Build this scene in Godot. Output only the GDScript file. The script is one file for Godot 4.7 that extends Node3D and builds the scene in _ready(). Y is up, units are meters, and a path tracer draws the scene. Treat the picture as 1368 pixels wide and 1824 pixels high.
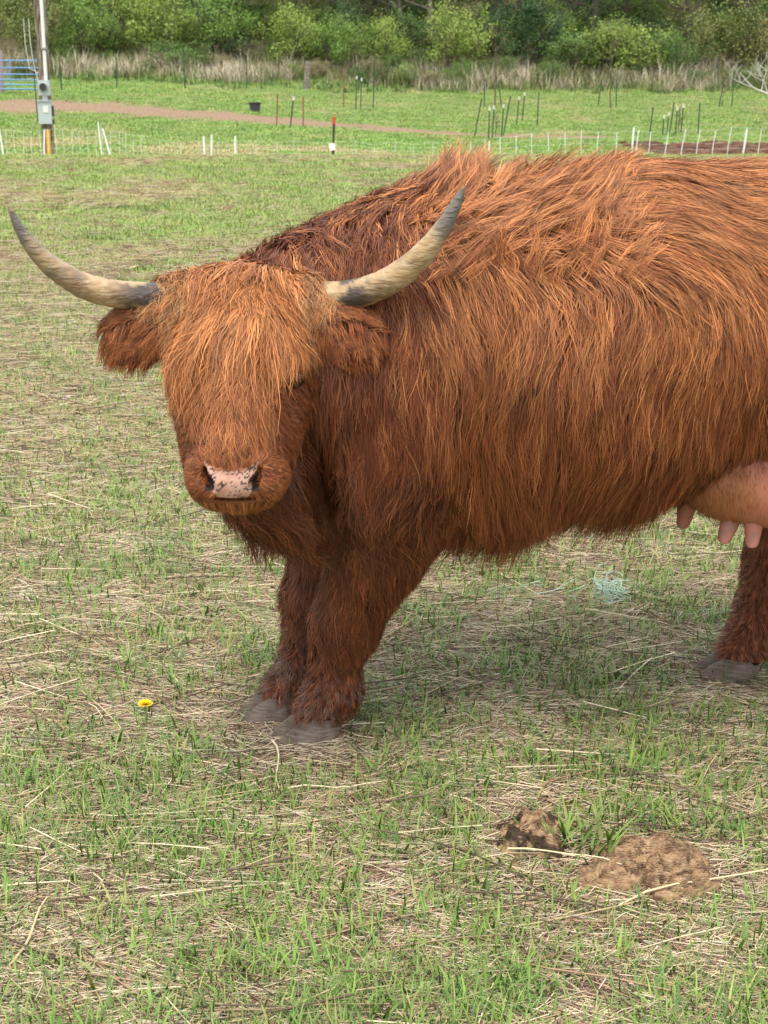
extends Node3D
# A highland cow standing in a spring pasture, woods and a fence line behind. Units metres, y up, camera looks along -z.

var rng := RandomNumberGenerator.new()
var noise_a := FastNoiseLite.new()
var noise_b := FastNoiseLite.new()
var used_names := {}
const EYE := Vector3(0, 1.43, 0)

# ---------------------------------------------------------------- small helpers
func rf(a: float, b: float) -> float:
	return rng.randf_range(a, b)

func sstep(a: float, b: float, v: float) -> float:
	var t := clampf((v - a) / (b - a), 0.0, 1.0)
	return t * t * (3.0 - 2.0 * t)

func lin(r: float, g: float, b: float) -> Color:
	return Color(r, g, b).linear_to_srgb()

func mat(c: Color, rough := 0.8, spec := 0.4) -> StandardMaterial3D:
	var m := StandardMaterial3D.new()
	m.albedo_color = c.linear_to_srgb()
	m.roughness = rough
	m.metallic_specular = spec
	return m

func vmat(rough := 0.8, spec := 0.4) -> StandardMaterial3D:
	var m := mat(Color(1, 1, 1), rough, spec)
	m.vertex_color_use_as_albedo = true
	return m

func noise_tex(freq: float, ramp: Array, size := 512, kind := FastNoiseLite.TYPE_SIMPLEX_SMOOTH, sd := 1, oct := 5) -> ImageTexture:
	var n := FastNoiseLite.new()
	n.seed = sd; n.frequency = freq; n.noise_type = kind; n.fractal_octaves = oct
	var src := n.get_seamless_image(size, size)
	var g := Gradient.new()
	var offs := PackedFloat32Array(); var cols := PackedColorArray()
	for r in ramp:
		offs.append(r[0]); cols.append(r[1])
	g.offsets = offs; g.colors = cols
	var im := Image.create(size, size, false, Image.FORMAT_RGB8)
	for y in size:
		for x in size:
			im.set_pixel(x, y, g.sample(src.get_pixel(x, y).r))
	return ImageTexture.create_from_image(im)

func textured(c: Color, tex: Texture2D, scale: float, rough := 0.85, bump := 0.0) -> StandardMaterial3D:
	var m := mat(c, rough)
	m.albedo_texture = tex
	m.uv1_triplanar = true
	m.uv1_world_triplanar = true
	m.uv1_scale = Vector3.ONE * scale
	if bump > 0.0:
		m.heightmap_enabled = true
		m.heightmap_texture = tex
		m.heightmap_scale = bump
	return m

func numbered(called: String) -> String:
	var n: int = used_names.get(called, 0)
	used_names[called] = n + 1
	return called if n == 0 else "%s_%03d" % [called, n]

func tag(o: Node3D, label: String, category: String, group := "", kind := "") -> void:
	if label: o.set_meta("label", label)
	if category: o.set_meta("category", category)
	if group: o.set_meta("group", group)
	if kind: o.set_meta("kind", kind)

func thing(called: String, where: Vector3, label: String, category: String, group := "") -> Node3D:
	var o := Node3D.new()
	o.name = numbered(called)
	add_child(o)
	o.position = where
	tag(o, label, category, group)
	return o

func part(called: String, mesh: Mesh, m: Material, parent: Node3D) -> MeshInstance3D:
	var o := MeshInstance3D.new()
	o.name = called if parent != self else numbered(called)
	o.mesh = mesh
	o.material_override = m
	parent.add_child(o, true)
	return o

func setting(called: String, mesh: Mesh, m: Material) -> MeshInstance3D:
	var o := part(called, mesh, m, self)
	o.set_meta("kind", "structure")
	return o

# a growing triangle mesh
class Tris:
	var v := PackedVector3Array()
	var n := PackedVector3Array()
	var c := PackedColorArray()
	var i := PackedInt32Array()
	func mesh() -> ArrayMesh:
		var a := []
		a.resize(Mesh.ARRAY_MAX)
		a[Mesh.ARRAY_VERTEX] = v
		a[Mesh.ARRAY_NORMAL] = n
		if c.size() == v.size():
			a[Mesh.ARRAY_COLOR] = c
		a[Mesh.ARRAY_INDEX] = i
		var m := ArrayMesh.new()
		m.add_surface_from_arrays(Mesh.PRIMITIVE_TRIANGLES, a)
		return m
	func tri(a: Vector3, b: Vector3, d: Vector3, col := Color(1, 1, 1)) -> void:
		var nn := (b - a).cross(d - a).normalized()
		var k := v.size()
		v.append(a); v.append(d); v.append(b)
		for q in 3:
			n.append(nn); c.append(col)
		i.append(k); i.append(k + 1); i.append(k + 2)
	func quad(a: Vector3, b: Vector3, d: Vector3, e: Vector3, col := Color(1, 1, 1)) -> void:
		tri(a, b, d, col); tri(a, d, e, col)

func box_into(t: Tris, ctr: Vector3, size: Vector3, b := Basis(), col := Color(1, 1, 1)) -> void:
	var h := size * 0.5
	for ax in 3:
		for s in [-1.0, 1.0]:
			var u := Vector3.ZERO; u[(ax + 1) % 3] = h[(ax + 1) % 3]
			var w := Vector3.ZERO; w[(ax + 2) % 3] = h[(ax + 2) % 3]
			var o := Vector3.ZERO; o[ax] = h[ax] * s
			if s > 0:
				t.quad(ctr + b * (o - u - w), ctr + b * (o + u - w), ctr + b * (o + u + w), ctr + b * (o - u + w), col)
			else:
				t.quad(ctr + b * (o - u - w), ctr + b * (o - u + w), ctr + b * (o + u + w), ctr + b * (o + u - w), col)

# a tube through points with radii, smooth normals, closed ends
func tube_into(t: Tris, pts: PackedVector3Array, rad: PackedFloat32Array, sides := 8, cols := PackedColorArray()) -> void:
	var np := pts.size()
	var base := t.v.size()
	var ref := Vector3(0.31, 0.77, 0.55)
	for k in np:
		var d := (pts[mini(k + 1, np - 1)] - pts[maxi(k - 1, 0)]).normalized()
		if k == 0 and absf(d.dot(ref)) > 0.9:
			ref = Vector3(0.8, -0.2, 0.5)
		var s := d.cross(ref).normalized()
		var u := s.cross(d).normalized()
		ref = u
		var col: Color = cols[k] if cols.size() == np else (cols[0] if cols.size() == 1 else Color(1, 1, 1))
		for j in sides:
			var a := TAU * j / sides
			var nn := s * cos(a) + u * sin(a)
			t.v.append(pts[k] + nn * rad[k]); t.n.append(nn); t.c.append(col)
	for k in np - 1:
		for j in sides:
			var a := base + k * sides + j
			var b := base + k * sides + (j + 1) % sides
			t.i.append_array([a, b, a + sides, b, b + sides, a + sides])
	for e in [0, np - 1]:
		if rad[e] > 0.0005:
			var d: Vector3 = (pts[0] - pts[1]).normalized() if e == 0 else (pts[np - 1] - pts[np - 2]).normalized()
			var c0 := t.v.size()
			t.v.append(pts[e]); t.n.append(d); t.c.append(t.c[base + e * sides])
			for j in sides:
				t.v.append(t.v[base + e * sides + j]); t.n.append(d); t.c.append(t.c[base + e * sides])
			for j in sides:
				var a := c0 + 1 + j
				var b := c0 + 1 + (j + 1) % sides
				if e == 0: t.i.append_array([c0, b, a])
				else: t.i.append_array([c0, a, b])

func tube(pts: Array, rad: Array, sides := 8, col := Color(1, 1, 1)) -> ArrayMesh:
	var t := Tris.new()
	tube_into(t, PackedVector3Array(pts), PackedFloat32Array(rad), sides, PackedColorArray([col]))
	return t.mesh()

func curve(pts: Array, rad: Array, per := 6) -> Array:
	# Catmull-Rom through the points
	var op := PackedVector3Array(); var orad := PackedFloat32Array()
	var n := pts.size()
	for k in n - 1:
		var a: Vector3 = pts[maxi(k - 1, 0)]; var b: Vector3 = pts[k]; var c: Vector3 = pts[k + 1]; var d: Vector3 = pts[mini(k + 2, n - 1)]
		for j in per:
			var t := float(j) / per
			op.append(b.cubic_interpolate(c, a, d, t)); orad.append(lerpf(rad[k], rad[k + 1], t))
	op.append(pts[n - 1]); orad.append(rad[n - 1])
	return [op, orad]

# ---------------------------------------------------------------- terrain
const TD := [0.0, 16.0, 21.5, 24.5, 29.0, 35.0, 45.0, 52.0, 58.0, 66.0, 72.0, 80.0, 95.0, 140.0, 200.0]
const TL := [0.0, 0.0, 0.02, -0.12, -0.6, -0.95, -0.95, -0.35, 0.0, 0.12, 0.28, 0.8, 3.0, 12.0, 14.0]
const TR := [0.0, 0.0, 0.02, -0.12, -0.6, -1.05, -1.4, -1.55, -1.55, -1.1, -0.55, 0.1, 2.3, 11.0, 13.0]

func prof(a: Array, d: float) -> float:
	if d <= 0.0: return a[0]
	for k in TD.size() - 1:
		if d < TD[k + 1]:
			return lerpf(a[k], a[k + 1], (d - TD[k]) / (TD[k + 1] - TD[k]))
	return a[-1]

func ground(x: float, d: float) -> float:
	var t := sstep(-14.0, 6.0, x)
	var s := 0.0
	for q in [[-2.0, 0.25], [0.0, 0.5], [2.0, 0.25]]:
		s += q[1] * lerpf(prof(TL, d + q[0]), prof(TR, d + q[0]), t)
	var rough := sstep(4.5, 9.0, d)
	s += 0.035 * rough * noise_a.get_noise_2d(x * 9.0, d * 9.0)
	s += 0.25 * sstep(70.0, 85.0, d) * noise_a.get_noise_2d(x * 3.0, d * 3.0)
	return s

func on_ground(x: float, d: float) -> Vector3:
	return Vector3(x, ground(x, d), -d)

func bare_track(x: float, d: float) -> float:
	# 1 on the wheel track and bare soil
	var mid := 54.0 + sstep(-9.0, 3.0, x) * 3.2 + 0.6 * noise_b.get_noise_2d(x * 4.0, 7.0)
	var half := lerpf(2.0, 1.0, sstep(-8.0, 6.0, x)) * (1.0 - sstep(7.0, 9.5, x))
	var w := 1.0 - sstep(half * 0.7, half * 1.25, absf(d - mid) + 0.9 * noise_b.get_noise_2d(x * 22.0, d * 22.0))
	return w if half > 0.05 else 0.0

func tilled(x: float, d: float) -> float:
	return sstep(7.6, 8.6, x + 0.8 * noise_b.get_noise_2d(x * 14.0, d * 14.0)) * sstep(40.0, 41.0, d) * (1.0 - sstep(52.0, 53.5, d + noise_b.get_noise_2d(d * 9.0, x * 9.0)))

func dry_patch(x: float, d: float) -> float:
	var n := noise_b.get_noise_2d(x * 7.0 + 90.0, d * 5.0)
	var band := sstep(34.0, 37.0, d) * (1.0 - sstep(43.0, 47.0, d)) * (1.0 - sstep(0.0, 6.0, x))
	var near := 1.0 - sstep(4.5, 9.0, d)
	return clampf(0.9 * band * sstep(-0.35, 0.2, n) + 0.55 * near + 0.55 * sstep(0.1, 0.45, n) * (1.0 - sstep(20.0, 30.0, d)) + 0.35 * sstep(0.25, 0.5, n), 0.0, 1.0)

func build_ground() -> void:
	var t := Tris.new()
	var ds := PackedFloat32Array()
	var d := -6.0
	while d < 190.0:
		ds.append(d)
		d += 0.25 if d < 8.0 else (0.4 if d < 66.0 else 1.5)
	var nx := 220
	var green := Color(0.155, 0.20, 0.06)
	var thatch := Color(0.34, 0.275, 0.15)
	var soil := Color(0.25, 0.165, 0.115)
	var tilth := Color(0.14, 0.088, 0.065)
	var litter := Color(0.10, 0.075, 0.045)
	for r in ds.size():
		for q in nx + 1:
			var half := 7.0 + maxf(ds[r], 0.0) * 0.62
			var x := lerpf(-half, half, float(q) / nx)
			var y := ground(x, ds[r])
			t.v.append(Vector3(x, y, -ds[r]))
			var e := 0.3
			t.n.append(Vector3(ground(x - e, ds[r]) - ground(x + e, ds[r]), 2.0 * e, ground(x, ds[r] + e) - ground(x, ds[r] - e)).normalized())
			var col := green.lerp(thatch, dry_patch(x, ds[r]))
			col = col.lerp(soil, bare_track(x, ds[r]))
			col = col.lerp(tilth, tilled(x, ds[r]))
			col = col.lerp(litter, sstep(76.0, 80.0, ds[r]))
			t.c.append(col)
	for r in ds.size() - 1:
		for q in nx:
			var a := r * (nx + 1) + q
			t.i.append_array([a, a + nx + 1, a + 1, a + 1, a + nx + 1, a + nx + 2])
	var m := textured(Color(1, 1, 1), noise_tex(0.02, [[0.2, Color(0.72, 0.68, 0.62)], [0.5, Color(0.9, 0.9, 0.86)], [0.8, Color(1, 1, 0.95)]], 512, FastNoiseLite.TYPE_SIMPLEX, 4, 6), 0.7, 0.95, 1.2)
	m.vertex_color_use_as_albedo = true
	setting("pasture_ground", t.mesh(), m)

# ---------------------------------------------------------------- distance field and surface nets
class Field:
	var o: Vector3
	var cs: float
	var nx: int
	var ny: int
	var nz: int
	var d := PackedFloat32Array()
	func _init(lo: Vector3, hi: Vector3, cell: float) -> void:
		o = lo; cs = cell
		nx = int((hi.x - lo.x) / cell) + 1
		ny = int((hi.y - lo.y) / cell) + 1
		nz = int((hi.z - lo.z) / cell) + 1
		d.resize(nx * ny * nz)
		d.fill(0.12)
	# tapered capsule joined with a smooth minimum; squash stretches the section along z
	func cone(a: Vector3, ra: float, b: Vector3, rb: float, k := 0.05) -> void:
		var m := maxf(ra, rb) + 0.12
		var lo := (Vector3(minf(a.x, b.x), minf(a.y, b.y), minf(a.z, b.z)) - Vector3.ONE * m - o) / cs
		var hi := (Vector3(maxf(a.x, b.x), maxf(a.y, b.y), maxf(a.z, b.z)) + Vector3.ONE * m - o) / cs
		var ab := b - a
		var l2 := maxf(ab.length_squared(), 1e-9)
		for z in range(maxi(0, int(lo.z)), mini(nz, int(hi.z) + 1)):
			for y in range(maxi(0, int(lo.y)), mini(ny, int(hi.y) + 1)):
				var row := (z * ny + y) * nx
				for x in range(maxi(0, int(lo.x)), mini(nx, int(hi.x) + 1)):
					var p := o + Vector3(x, y, z) * cs - a
					var t := clampf(p.dot(ab) / l2, 0.0, 1.0)
					var e := (p - ab * t).length() - ra - (rb - ra) * t
					var c := d[row + x]
					var h := maxf(k - absf(c - e), 0.0) / k
					d[row + x] = minf(c, e) - h * h * k * 0.25
	func ellipsoid(c0: Vector3, r: Vector3, k := 0.03, basis := Basis(), cut := false) -> void:
		var m := maxf(r.x, maxf(r.y, r.z)) + (0.02 if cut else 0.06)
		var lo := (c0 - Vector3.ONE * m - o) / cs
		var hi := (c0 + Vector3.ONE * m - o) / cs
		var inv := basis.inverse()
		var rm := minf(r.x, minf(r.y, r.z))
		for z in range(maxi(0, int(lo.z)), mini(nz, int(hi.z) + 1)):
			for y in range(maxi(0, int(lo.y)), mini(ny, int(hi.y) + 1)):
				var row := (z * ny + y) * nx
				for x in range(maxi(0, int(lo.x)), mini(nx, int(hi.x) + 1)):
					var p := inv * (o + Vector3(x, y, z) * cs - c0)
					var q := (p / r).length()
					var q2 := (p / (r * r)).length()
					var e := q * (q - 1.0) / maxf(q2, 1e-6) if q > 0.01 else -rm
					var c := d[row + x]
					if cut:
						var h := maxf(k - absf(c + e), 0.0) / k
						d[row + x] = maxf(c, -e) + h * h * k * 0.25
					else:
						var h := maxf(k - absf(c - e), 0.0) / k
						d[row + x] = minf(c, e) - h * h * k * 0.25
	func at(p: Vector3) -> float:
		var q := (p - o) / cs
		var x := int(q.x); var y := int(q.y); var z := int(q.z)
		if q.x < 0.0 or q.y < 0.0 or q.z < 0.0 or x >= nx - 1 or y >= ny - 1 or z >= nz - 1:
			return 0.12
		var fx := q.x - x; var fy := q.y - y; var fz := q.z - z
		var i := (z * ny + y) * nx + x
		var j := i + nx * ny
		return lerpf(lerpf(lerpf(d[i], d[i + 1], fx), lerpf(d[i + nx], d[i + nx + 1], fx), fy), lerpf(lerpf(d[j], d[j + 1], fx), lerpf(d[j + nx], d[j + nx + 1], fx), fy), fz)
	func grad(p: Vector3) -> Vector3:
		var e := cs
		var g := Vector3(at(p + Vector3(e, 0, 0)) - at(p - Vector3(e, 0, 0)), at(p + Vector3(0, e, 0)) - at(p - Vector3(0, e, 0)), at(p + Vector3(0, 0, e)) - at(p - Vector3(0, 0, e)))
		return g.normalized() if g.length_squared() > 1e-12 else Vector3.UP
	func nets(t: Tris, col: Color) -> void:
		var id := PackedInt32Array()
		id.resize(nx * ny * nz)
		id.fill(-1)
		var step := PackedInt32Array([0, 1, nx, nx + 1, nx * ny, nx * ny + 1, nx * ny + nx, nx * ny + nx + 1])
		var edges := [[0, 1], [2, 3], [4, 5], [6, 7], [0, 2], [1, 3], [4, 6], [5, 7], [0, 4], [1, 5], [2, 6], [3, 7]]
		var cells := PackedInt32Array()
		for z in nz - 1:
			for y in ny - 1:
				var row := (z * ny + y) * nx
				for x in nx - 1:
					var i := row + x
					var s := d[i] < 0.0
					if s == (d[i + 1] < 0.0) and s == (d[i + step[2]] < 0.0) and s == (d[i + step[3]] < 0.0) and s == (d[i + step[4]] < 0.0) and s == (d[i + step[5]] < 0.0) and s == (d[i + step[6]] < 0.0) and s == (d[i + step[7]] < 0.0):
						continue
					var sum := Vector3.ZERO
					var cnt := 0
					for e in edges:
						var da := d[i + step[e[0]]]
						var db := d[i + step[e[1]]]
						if (da < 0.0) != (db < 0.0):
							var f := da / (da - db)
							var pa := Vector3(e[0] & 1, (e[0] >> 1) & 1, e[0] >> 2)
							var pb := Vector3(e[1] & 1, (e[1] >> 1) & 1, e[1] >> 2)
							sum += pa.lerp(pb, f)
							cnt += 1
					var p := o + (Vector3(x, y, z) + sum / cnt) * cs
					id[i] = t.v.size()
					t.v.append(p); t.n.append(grad(p)); t.c.append(col)
					cells.append(i)
		for i in cells:
			for ax in 3:
				var up: int = [1, nx, nx * ny][ax]
				if (d[i] < 0.0) == (d[i + up] < 0.0):
					continue
				var u: int = [nx, nx * ny, 1][ax]
				var w: int = [nx * ny, 1, nx][ax]
				if i - u - w < 0: continue
				var a := id[i]; var b := id[i - u]; var c := id[i - u - w]; var e := id[i - w]
				if a < 0 or b < 0 or c < 0 or e < 0: continue
				var cr := (t.v[b] - t.v[a]).cross(t.v[c] - t.v[a])
				if cr.dot(t.n[a] + t.n[c]) > 0.0:
					t.i.append_array([a, c, b, a, e, c])
				else:
					t.i.append_array([a, b, c, a, c, e])

# ---------------------------------------------------------------- the cow
const HX := -0.265            # middle of the face
var st_len := 0.1
var st_dir := Vector3.DOWN
var st_lift := 0.3
var st_col := Color(0.3, 0.11, 0.035)
var st_w := 0.0013
var st_wave := 0.004
var st_drop := 0.5
var st_loft := 0.01
var st_keep := 1.0
var st_curl := 0.3
var st_fray := 0.07

func wob(p: Vector3, f: float) -> Vector3:
	var q := p * f
	return Vector3(noise_a.get_noise_3dv(q), noise_a.get_noise_3dv(q + Vector3(31, 7, 3)), noise_a.get_noise_3dv(q + Vector3(5, 47, 19)))

const FLOW_X := [[-0.4, 0.1], [0.0, 0.12], [0.2, 0.08], [0.36, -0.12], [0.55, -0.38], [0.68, -0.3], [0.8, 0.25], [1.1, 0.5], [1.6, 0.4]]
func lean(x: float) -> float:
	for k in FLOW_X.size() - 1:
		if x < FLOW_X[k + 1][0]:
			return lerpf(FLOW_X[k][1], FLOW_X[k + 1][1], clampf((x - FLOW_X[k][0]) / (FLOW_X[k + 1][0] - FLOW_X[k][0]), 0.0, 1.0))
	return 0.4

const GINGER := Color(0.305, 0.100, 0.033)
const BLEACH := Color(0.50, 0.205, 0.070)
const RUST := Color(0.190, 0.053, 0.021)
const PEAT := Color(0.085, 0.030, 0.015)

func style_body(p: Vector3, n: Vector3) -> void:
	var mid_z := -3.08 - 0.05 * p.x
	var side := 1.0 if p.z > mid_z else -1.0
	var w := wob(p, 34.0)
	var top := sstep(0.93, 1.13, p.y + 0.05 * noise_a.get_noise_2d(p.x * 50.0, 4.0)) * sstep(0.05, 0.3, p.x)
	var neck := 1.0 - sstep(-0.02, 0.14, p.x)
	var dir := Vector3(lean(p.x), -1.0, 0.0).lerp(Vector3(1.0, -0.25, side * 0.45), top)
	dir = dir.lerp(Vector3(0.22, -1.0, 0.2), neck)
	dir += w * 0.6
	st_keep = 1.0
	st_wave = 0.0078
	st_w = 0.00074
	st_curl = lerpf(0.13, 0.30, sstep(0.75, 0.95, p.y) * (1.0 - 0.5 * neck) * (1.0 - 0.6 * top))
	st_fray = 0.06
	st_lift = 0.32
	st_drop = 0.45
	st_loft = 0.012
	st_len = rf(0.10, 0.17) * lerpf(1.2, 1.0, sstep(0.6, 0.85, p.y))
	# hue of each hair: rusty on the neck, ginger on the barrel, many bleached ones along the back
	var bleached := 0.07 + 0.78 * sstep(0.75, 1.15, p.y) * (1.0 - 0.75 * neck)
	st_col = GINGER.lerp(RUST, clampf(0.75 * neck + rf(0.0, 0.95), 0.0, 1.0))
	if rng.randf() < bleached:
		st_col = st_col.lerp(BLEACH, rf(0.35, 1.0))
	if rng.randf() < 0.12 + 0.35 * neck:
		st_col = st_col.lerp(PEAT, rf(0.3, 0.9))
	if top > 0.5:
		st_len = rf(0.09, 0.16)
		st_lift = 0.3
		st_drop = 0.12
	# crest of the neck and withers: hair standing on end
	if n.y > 0.45 and p.y > 0.98 and p.x < 0.5:
		if rng.randf() < 0.5:
			var tall := sstep(0.02, 0.12, p.x) * (1.0 - 0.6 * sstep(0.25, 0.5, p.x))
			st_len = rf(0.02, 0.04) + rf(0.02, 0.095) * tall
			st_lift = 1.2 + 1.2 * tall
			st_drop = 0.0
			dir = Vector3(0.5, 0.4, side * 0.15) + w
			st_w = 0.001
	if p.y < 0.62 and p.x > 0.12 and p.x < 0.72 and p.y > 0.4:
		st_len = rf(0.08, 0.17)                                    # fringe under the belly
		st_drop = 0.7
		if rng.randf() < 0.14: st_len *= 1.5
		if rng.randf() < 0.3: st_col = st_col.lerp(PEAT, 0.6)
	# legs
	if p.y < 0.5 and (p.x < 0.12 or p.x > 0.74):
		st_len = rf(0.04, 0.085) * lerpf(0.42, 1.0, sstep(0.16, 0.36, p.y))
		dir = Vector3(0.12, -1, 0) + w * 0.5
		st_wave = 0.006
		st_lift = 0.4
		st_col = RUST.lerp(PEAT, rf(0.0, 0.9))
		if rng.randf() < 0.4: st_col = st_col.lerp(GINGER, rf(0.1, 0.7))
		if p.y < 0.15:
			st_len = rf(0.018, 0.036)
			st_wave = 0.006
			if p.x < 0.3 and rng.randf() < 0.5: st_col = st_col.lerp(Color(0.14, 0.10, 0.08), 0.6)  # mud caught in the feathering
		if p.x > 0.74:
			st_col = st_col.lerp(GINGER, 0.35)
			st_len *= 0.55
			st_wave = 0.003
	elif p.y < 0.72 and p.x < 0.12:
		st_len = rf(0.06, 0.14)                                     # brisket and forearm
		st_curl = 0.6
		st_fray = 0.12
		dir += w * 0.5
		st_col = RUST.lerp(PEAT, rf(0.1, 1.0))
		st_wave = 0.012
		if rng.randf() < 0.25: st_col = st_col.lerp(GINGER, rf(0.3, 0.9))
	if (absf(p.x + 0.125) < 0.05 or absf(p.x - 0.125) < 0.035) and p.y < 0.74 and p.y > 0.45 and p.z > -2.92:
		st_len *= 0.45
		st_curl = 0.1
	if p.x > 0.60 and p.x < 1.0 and p.y < 0.80 and p.z > -3.2 and p.y > 0.42:
		st_len *= lerpf(0.28, 1.0, maxf(sstep(0.70, 0.80, p.y), 1.0 - sstep(0.58, 0.66, p.x)))                                     # thin hair where the udder begins
	st_dir = dir

func style_head(p: Vector3, n: Vector3) -> void:
	var dx := p.x - HX
	var w := wob(p, 60.0)
	var sx := 1.0 if dx > 0.0 else -1.0
	st_keep = 1.0
	st_w = 0.00072
	st_curl = 0.2
	st_fray = 0.06
	st_wave = 0.004
	st_lift = 0.3
	st_drop = 0.3
	st_loft = 0.008
	var front := n.z > 0.1
	st_col = GINGER.lerp(RUST, rf(0.3, 1.0))
	# cheeks and jaw: short, swept down and back
	st_len = rf(0.035, 0.07)
	var dir := Vector3(sx * 0.25, -1.0, -0.25) + w * 0.4
	if rng.randf() < 0.2: st_col = st_col.lerp(PEAT, rf(0.2, 0.8))
	if absf(dx) > 0.125 and p.y > 0.86 and p.y < 0.985 and p.z > -2.83:
		# ears: fringe falling outward and down
		st_len = rf(0.03, 0.065)
		dir = Vector3(sx * 0.6, -1.0, 0.15) + w * 0.7
		if n.y > 0.3:
			dir = Vector3(sx * 1.0, -0.1, 0.2) + w * 0.5
			st_len = rf(0.02, 0.04)
		st_lift = 0.5
		st_col = GINGER.lerp(RUST, rf(0.0, 0.9))
		if rng.randf() < 0.15: st_col = st_col.lerp(PEAT, rf(0.3, 0.9))
		if rng.randf() < 0.35: st_col = st_col.lerp(BLEACH, rf(0.2, 0.7))
	elif p.y > 0.935 and n.z > -0.8:
		# forelock falling over the brow, parted left of the middle
		var reach := 1.0 - sstep(0.03, 0.12, absf(dx))
		st_len = rf(0.05, 0.08) + rf(0.05, 0.15) * reach
		dir = Vector3((dx + 0.03) * 4.5 + w.x * 1.4, -0.45, 1.0)
		st_lift = 0.28
		st_drop = 0.8
		st_wave = 0.010
		st_w = 0.0010
		st_loft = 0.012
		st_curl = 0.34
		st_fray = 0.03
		st_col = BLEACH.lerp(GINGER, rf(0.0, 0.65))
		if absf(dx) > 0.09:
			dir = Vector3(sx * 0.35 + w.x, -0.9, 0.6 + w.z)
			st_col = st_col.lerp(Color(0.40, 0.25, 0.13), rf(0.0, 0.8))
		if n.y > 0.7 and rng.randf() < 0.12:
			st_len = rf(0.02, 0.045); st_lift = 1.2
	elif p.y > 0.775 and absf(dx) < lerpf(0.028, 0.092, sstep(0.78, 0.91, p.y)) and front:
		# brow and bridge: long, running together towards the nose
		st_len = rf(0.05, 0.125) * sstep(0.73, 0.86, p.y) + 0.012
		dir = Vector3(-dx * lerpf(9.0, 4.0, sstep(0.8, 0.93, p.y)), -1.0, 0.3) + w * 0.6
		st_drop = 0.5
		st_loft = 0.012
		st_wave = 0.009
		st_w = 0.00085
		st_col = BLEACH.lerp(GINGER, rf(0.3, 1.0))
		if absf(dx) > 0.06: st_len = minf(st_len, rf(0.025, 0.05))
		if rng.randf() < 0.4: st_col = st_col.lerp(RUST, rf(0.3, 1.0))
	elif p.z > -2.68:
		st_len = rf(0.018, 0.036)
		if rng.randf() < 0.3: st_col = st_col.lerp(PEAT, rf(0.2, 0.8))
		st_w = 0.0006
		st_wave = 0.002
		dir = Vector3(sx * 0.3, -0.8, -0.5) + w * 0.5
	var eye := Vector3(HX + sx * 0.104, 0.870, -2.632)
	if p.distance_to(eye) < 0.021: st_keep = 0.0
	st_dir = dir

func style_udder(p: Vector3, n: Vector3) -> void:
	# fine down, thinning out towards the teats
	var bare := sstep(0.72, 0.80, p.x + 0.5 * (0.60 - p.y) + 0.05 * noise_b.get_noise_3dv(p * 300.0))
	st_keep = 1.0 if rng.randf() > bare * 0.85 else 0.0
	st_len = rf(0.010, 0.026) * (1.0 - 0.4 * bare)
	st_w = 0.0004
	st_wave = 0.001
	st_loft = 0.002
	st_lift = 0.35
	st_drop = 0.2
	st_col = GINGER.lerp(BLEACH, rf(0.0, 0.7)).lerp(RUST, rf(0.0, 0.5))
	st_dir = Vector3(0.35, -1, 0) + wob(p, 80.0) * 0.6

func style_muzzle(p: Vector3, n: Vector3) -> void:
	var dx := p.x - HX
	var sx := 1.0 if dx > 0.0 else -1.0
	var w := wob(p, 90.0)
	st_keep = 0.0 if is_nose(p) or (absf(dx) < 0.058 and p.y < 0.692 and p.y > 0.674 and n.z > 0.2) else 1.0
	st_len = rf(0.008, 0.016)
	st_w = 0.0005
	st_wave = 0.0008
	st_loft = 0.002
	st_lift = 0.55
	st_drop = 0.1
	st_col = GINGER.lerp(RUST, rf(0.0, 0.9))
	if rng.randf() < 0.12: st_col = st_col.lerp(PEAT, rf(0.3, 0.8))
	if rng.randf() < 0.2: st_col = st_col.lerp(BLEACH, rf(0.2, 0.7))
	st_dir = Vector3(sx * 0.6, -0.45, -0.6) + w * 0.4
	if p.y < 0.675:
		st_len = rf(0.010, 0.026); st_dir = Vector3(w.x * 0.5, -1, 0.1)
		st_col = GINGER.lerp(BLEACH, rf(0.0, 0.6))
	elif p.y > 0.745 and absf(dx) < 0.06:
		st_dir = Vector3(sx * 0.35 + w.x, 0.9, -0.6)
		st_len = rf(0.010, 0.020)

# 0 fur, 1 bare pink pad, 2 dark rim of the nostril
func nose_zone(p: Vector3) -> int:
	var dx := absf(p.x - HX)
	var y := p.y - 0.72
	if p.z < -2.50 or dx > 0.05 or y < -0.0345 + 6.0 * dx * dx or y > 0.021 + 6.0 * dx * dx or y > 0.034: return 0
	var half := 0.026 + 0.0075 * sstep(-0.034, -0.018, y)
	if y > -0.004: half = lerpf(0.0295, 0.047, sstep(0.002, 0.026, y))
	if dx < half: return 1
	if y > -0.02 and y < 0.022 and dx < 0.0475: return 2
	return 0

func is_nose(p: Vector3) -> bool:
	return nose_zone(p) > 0

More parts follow.
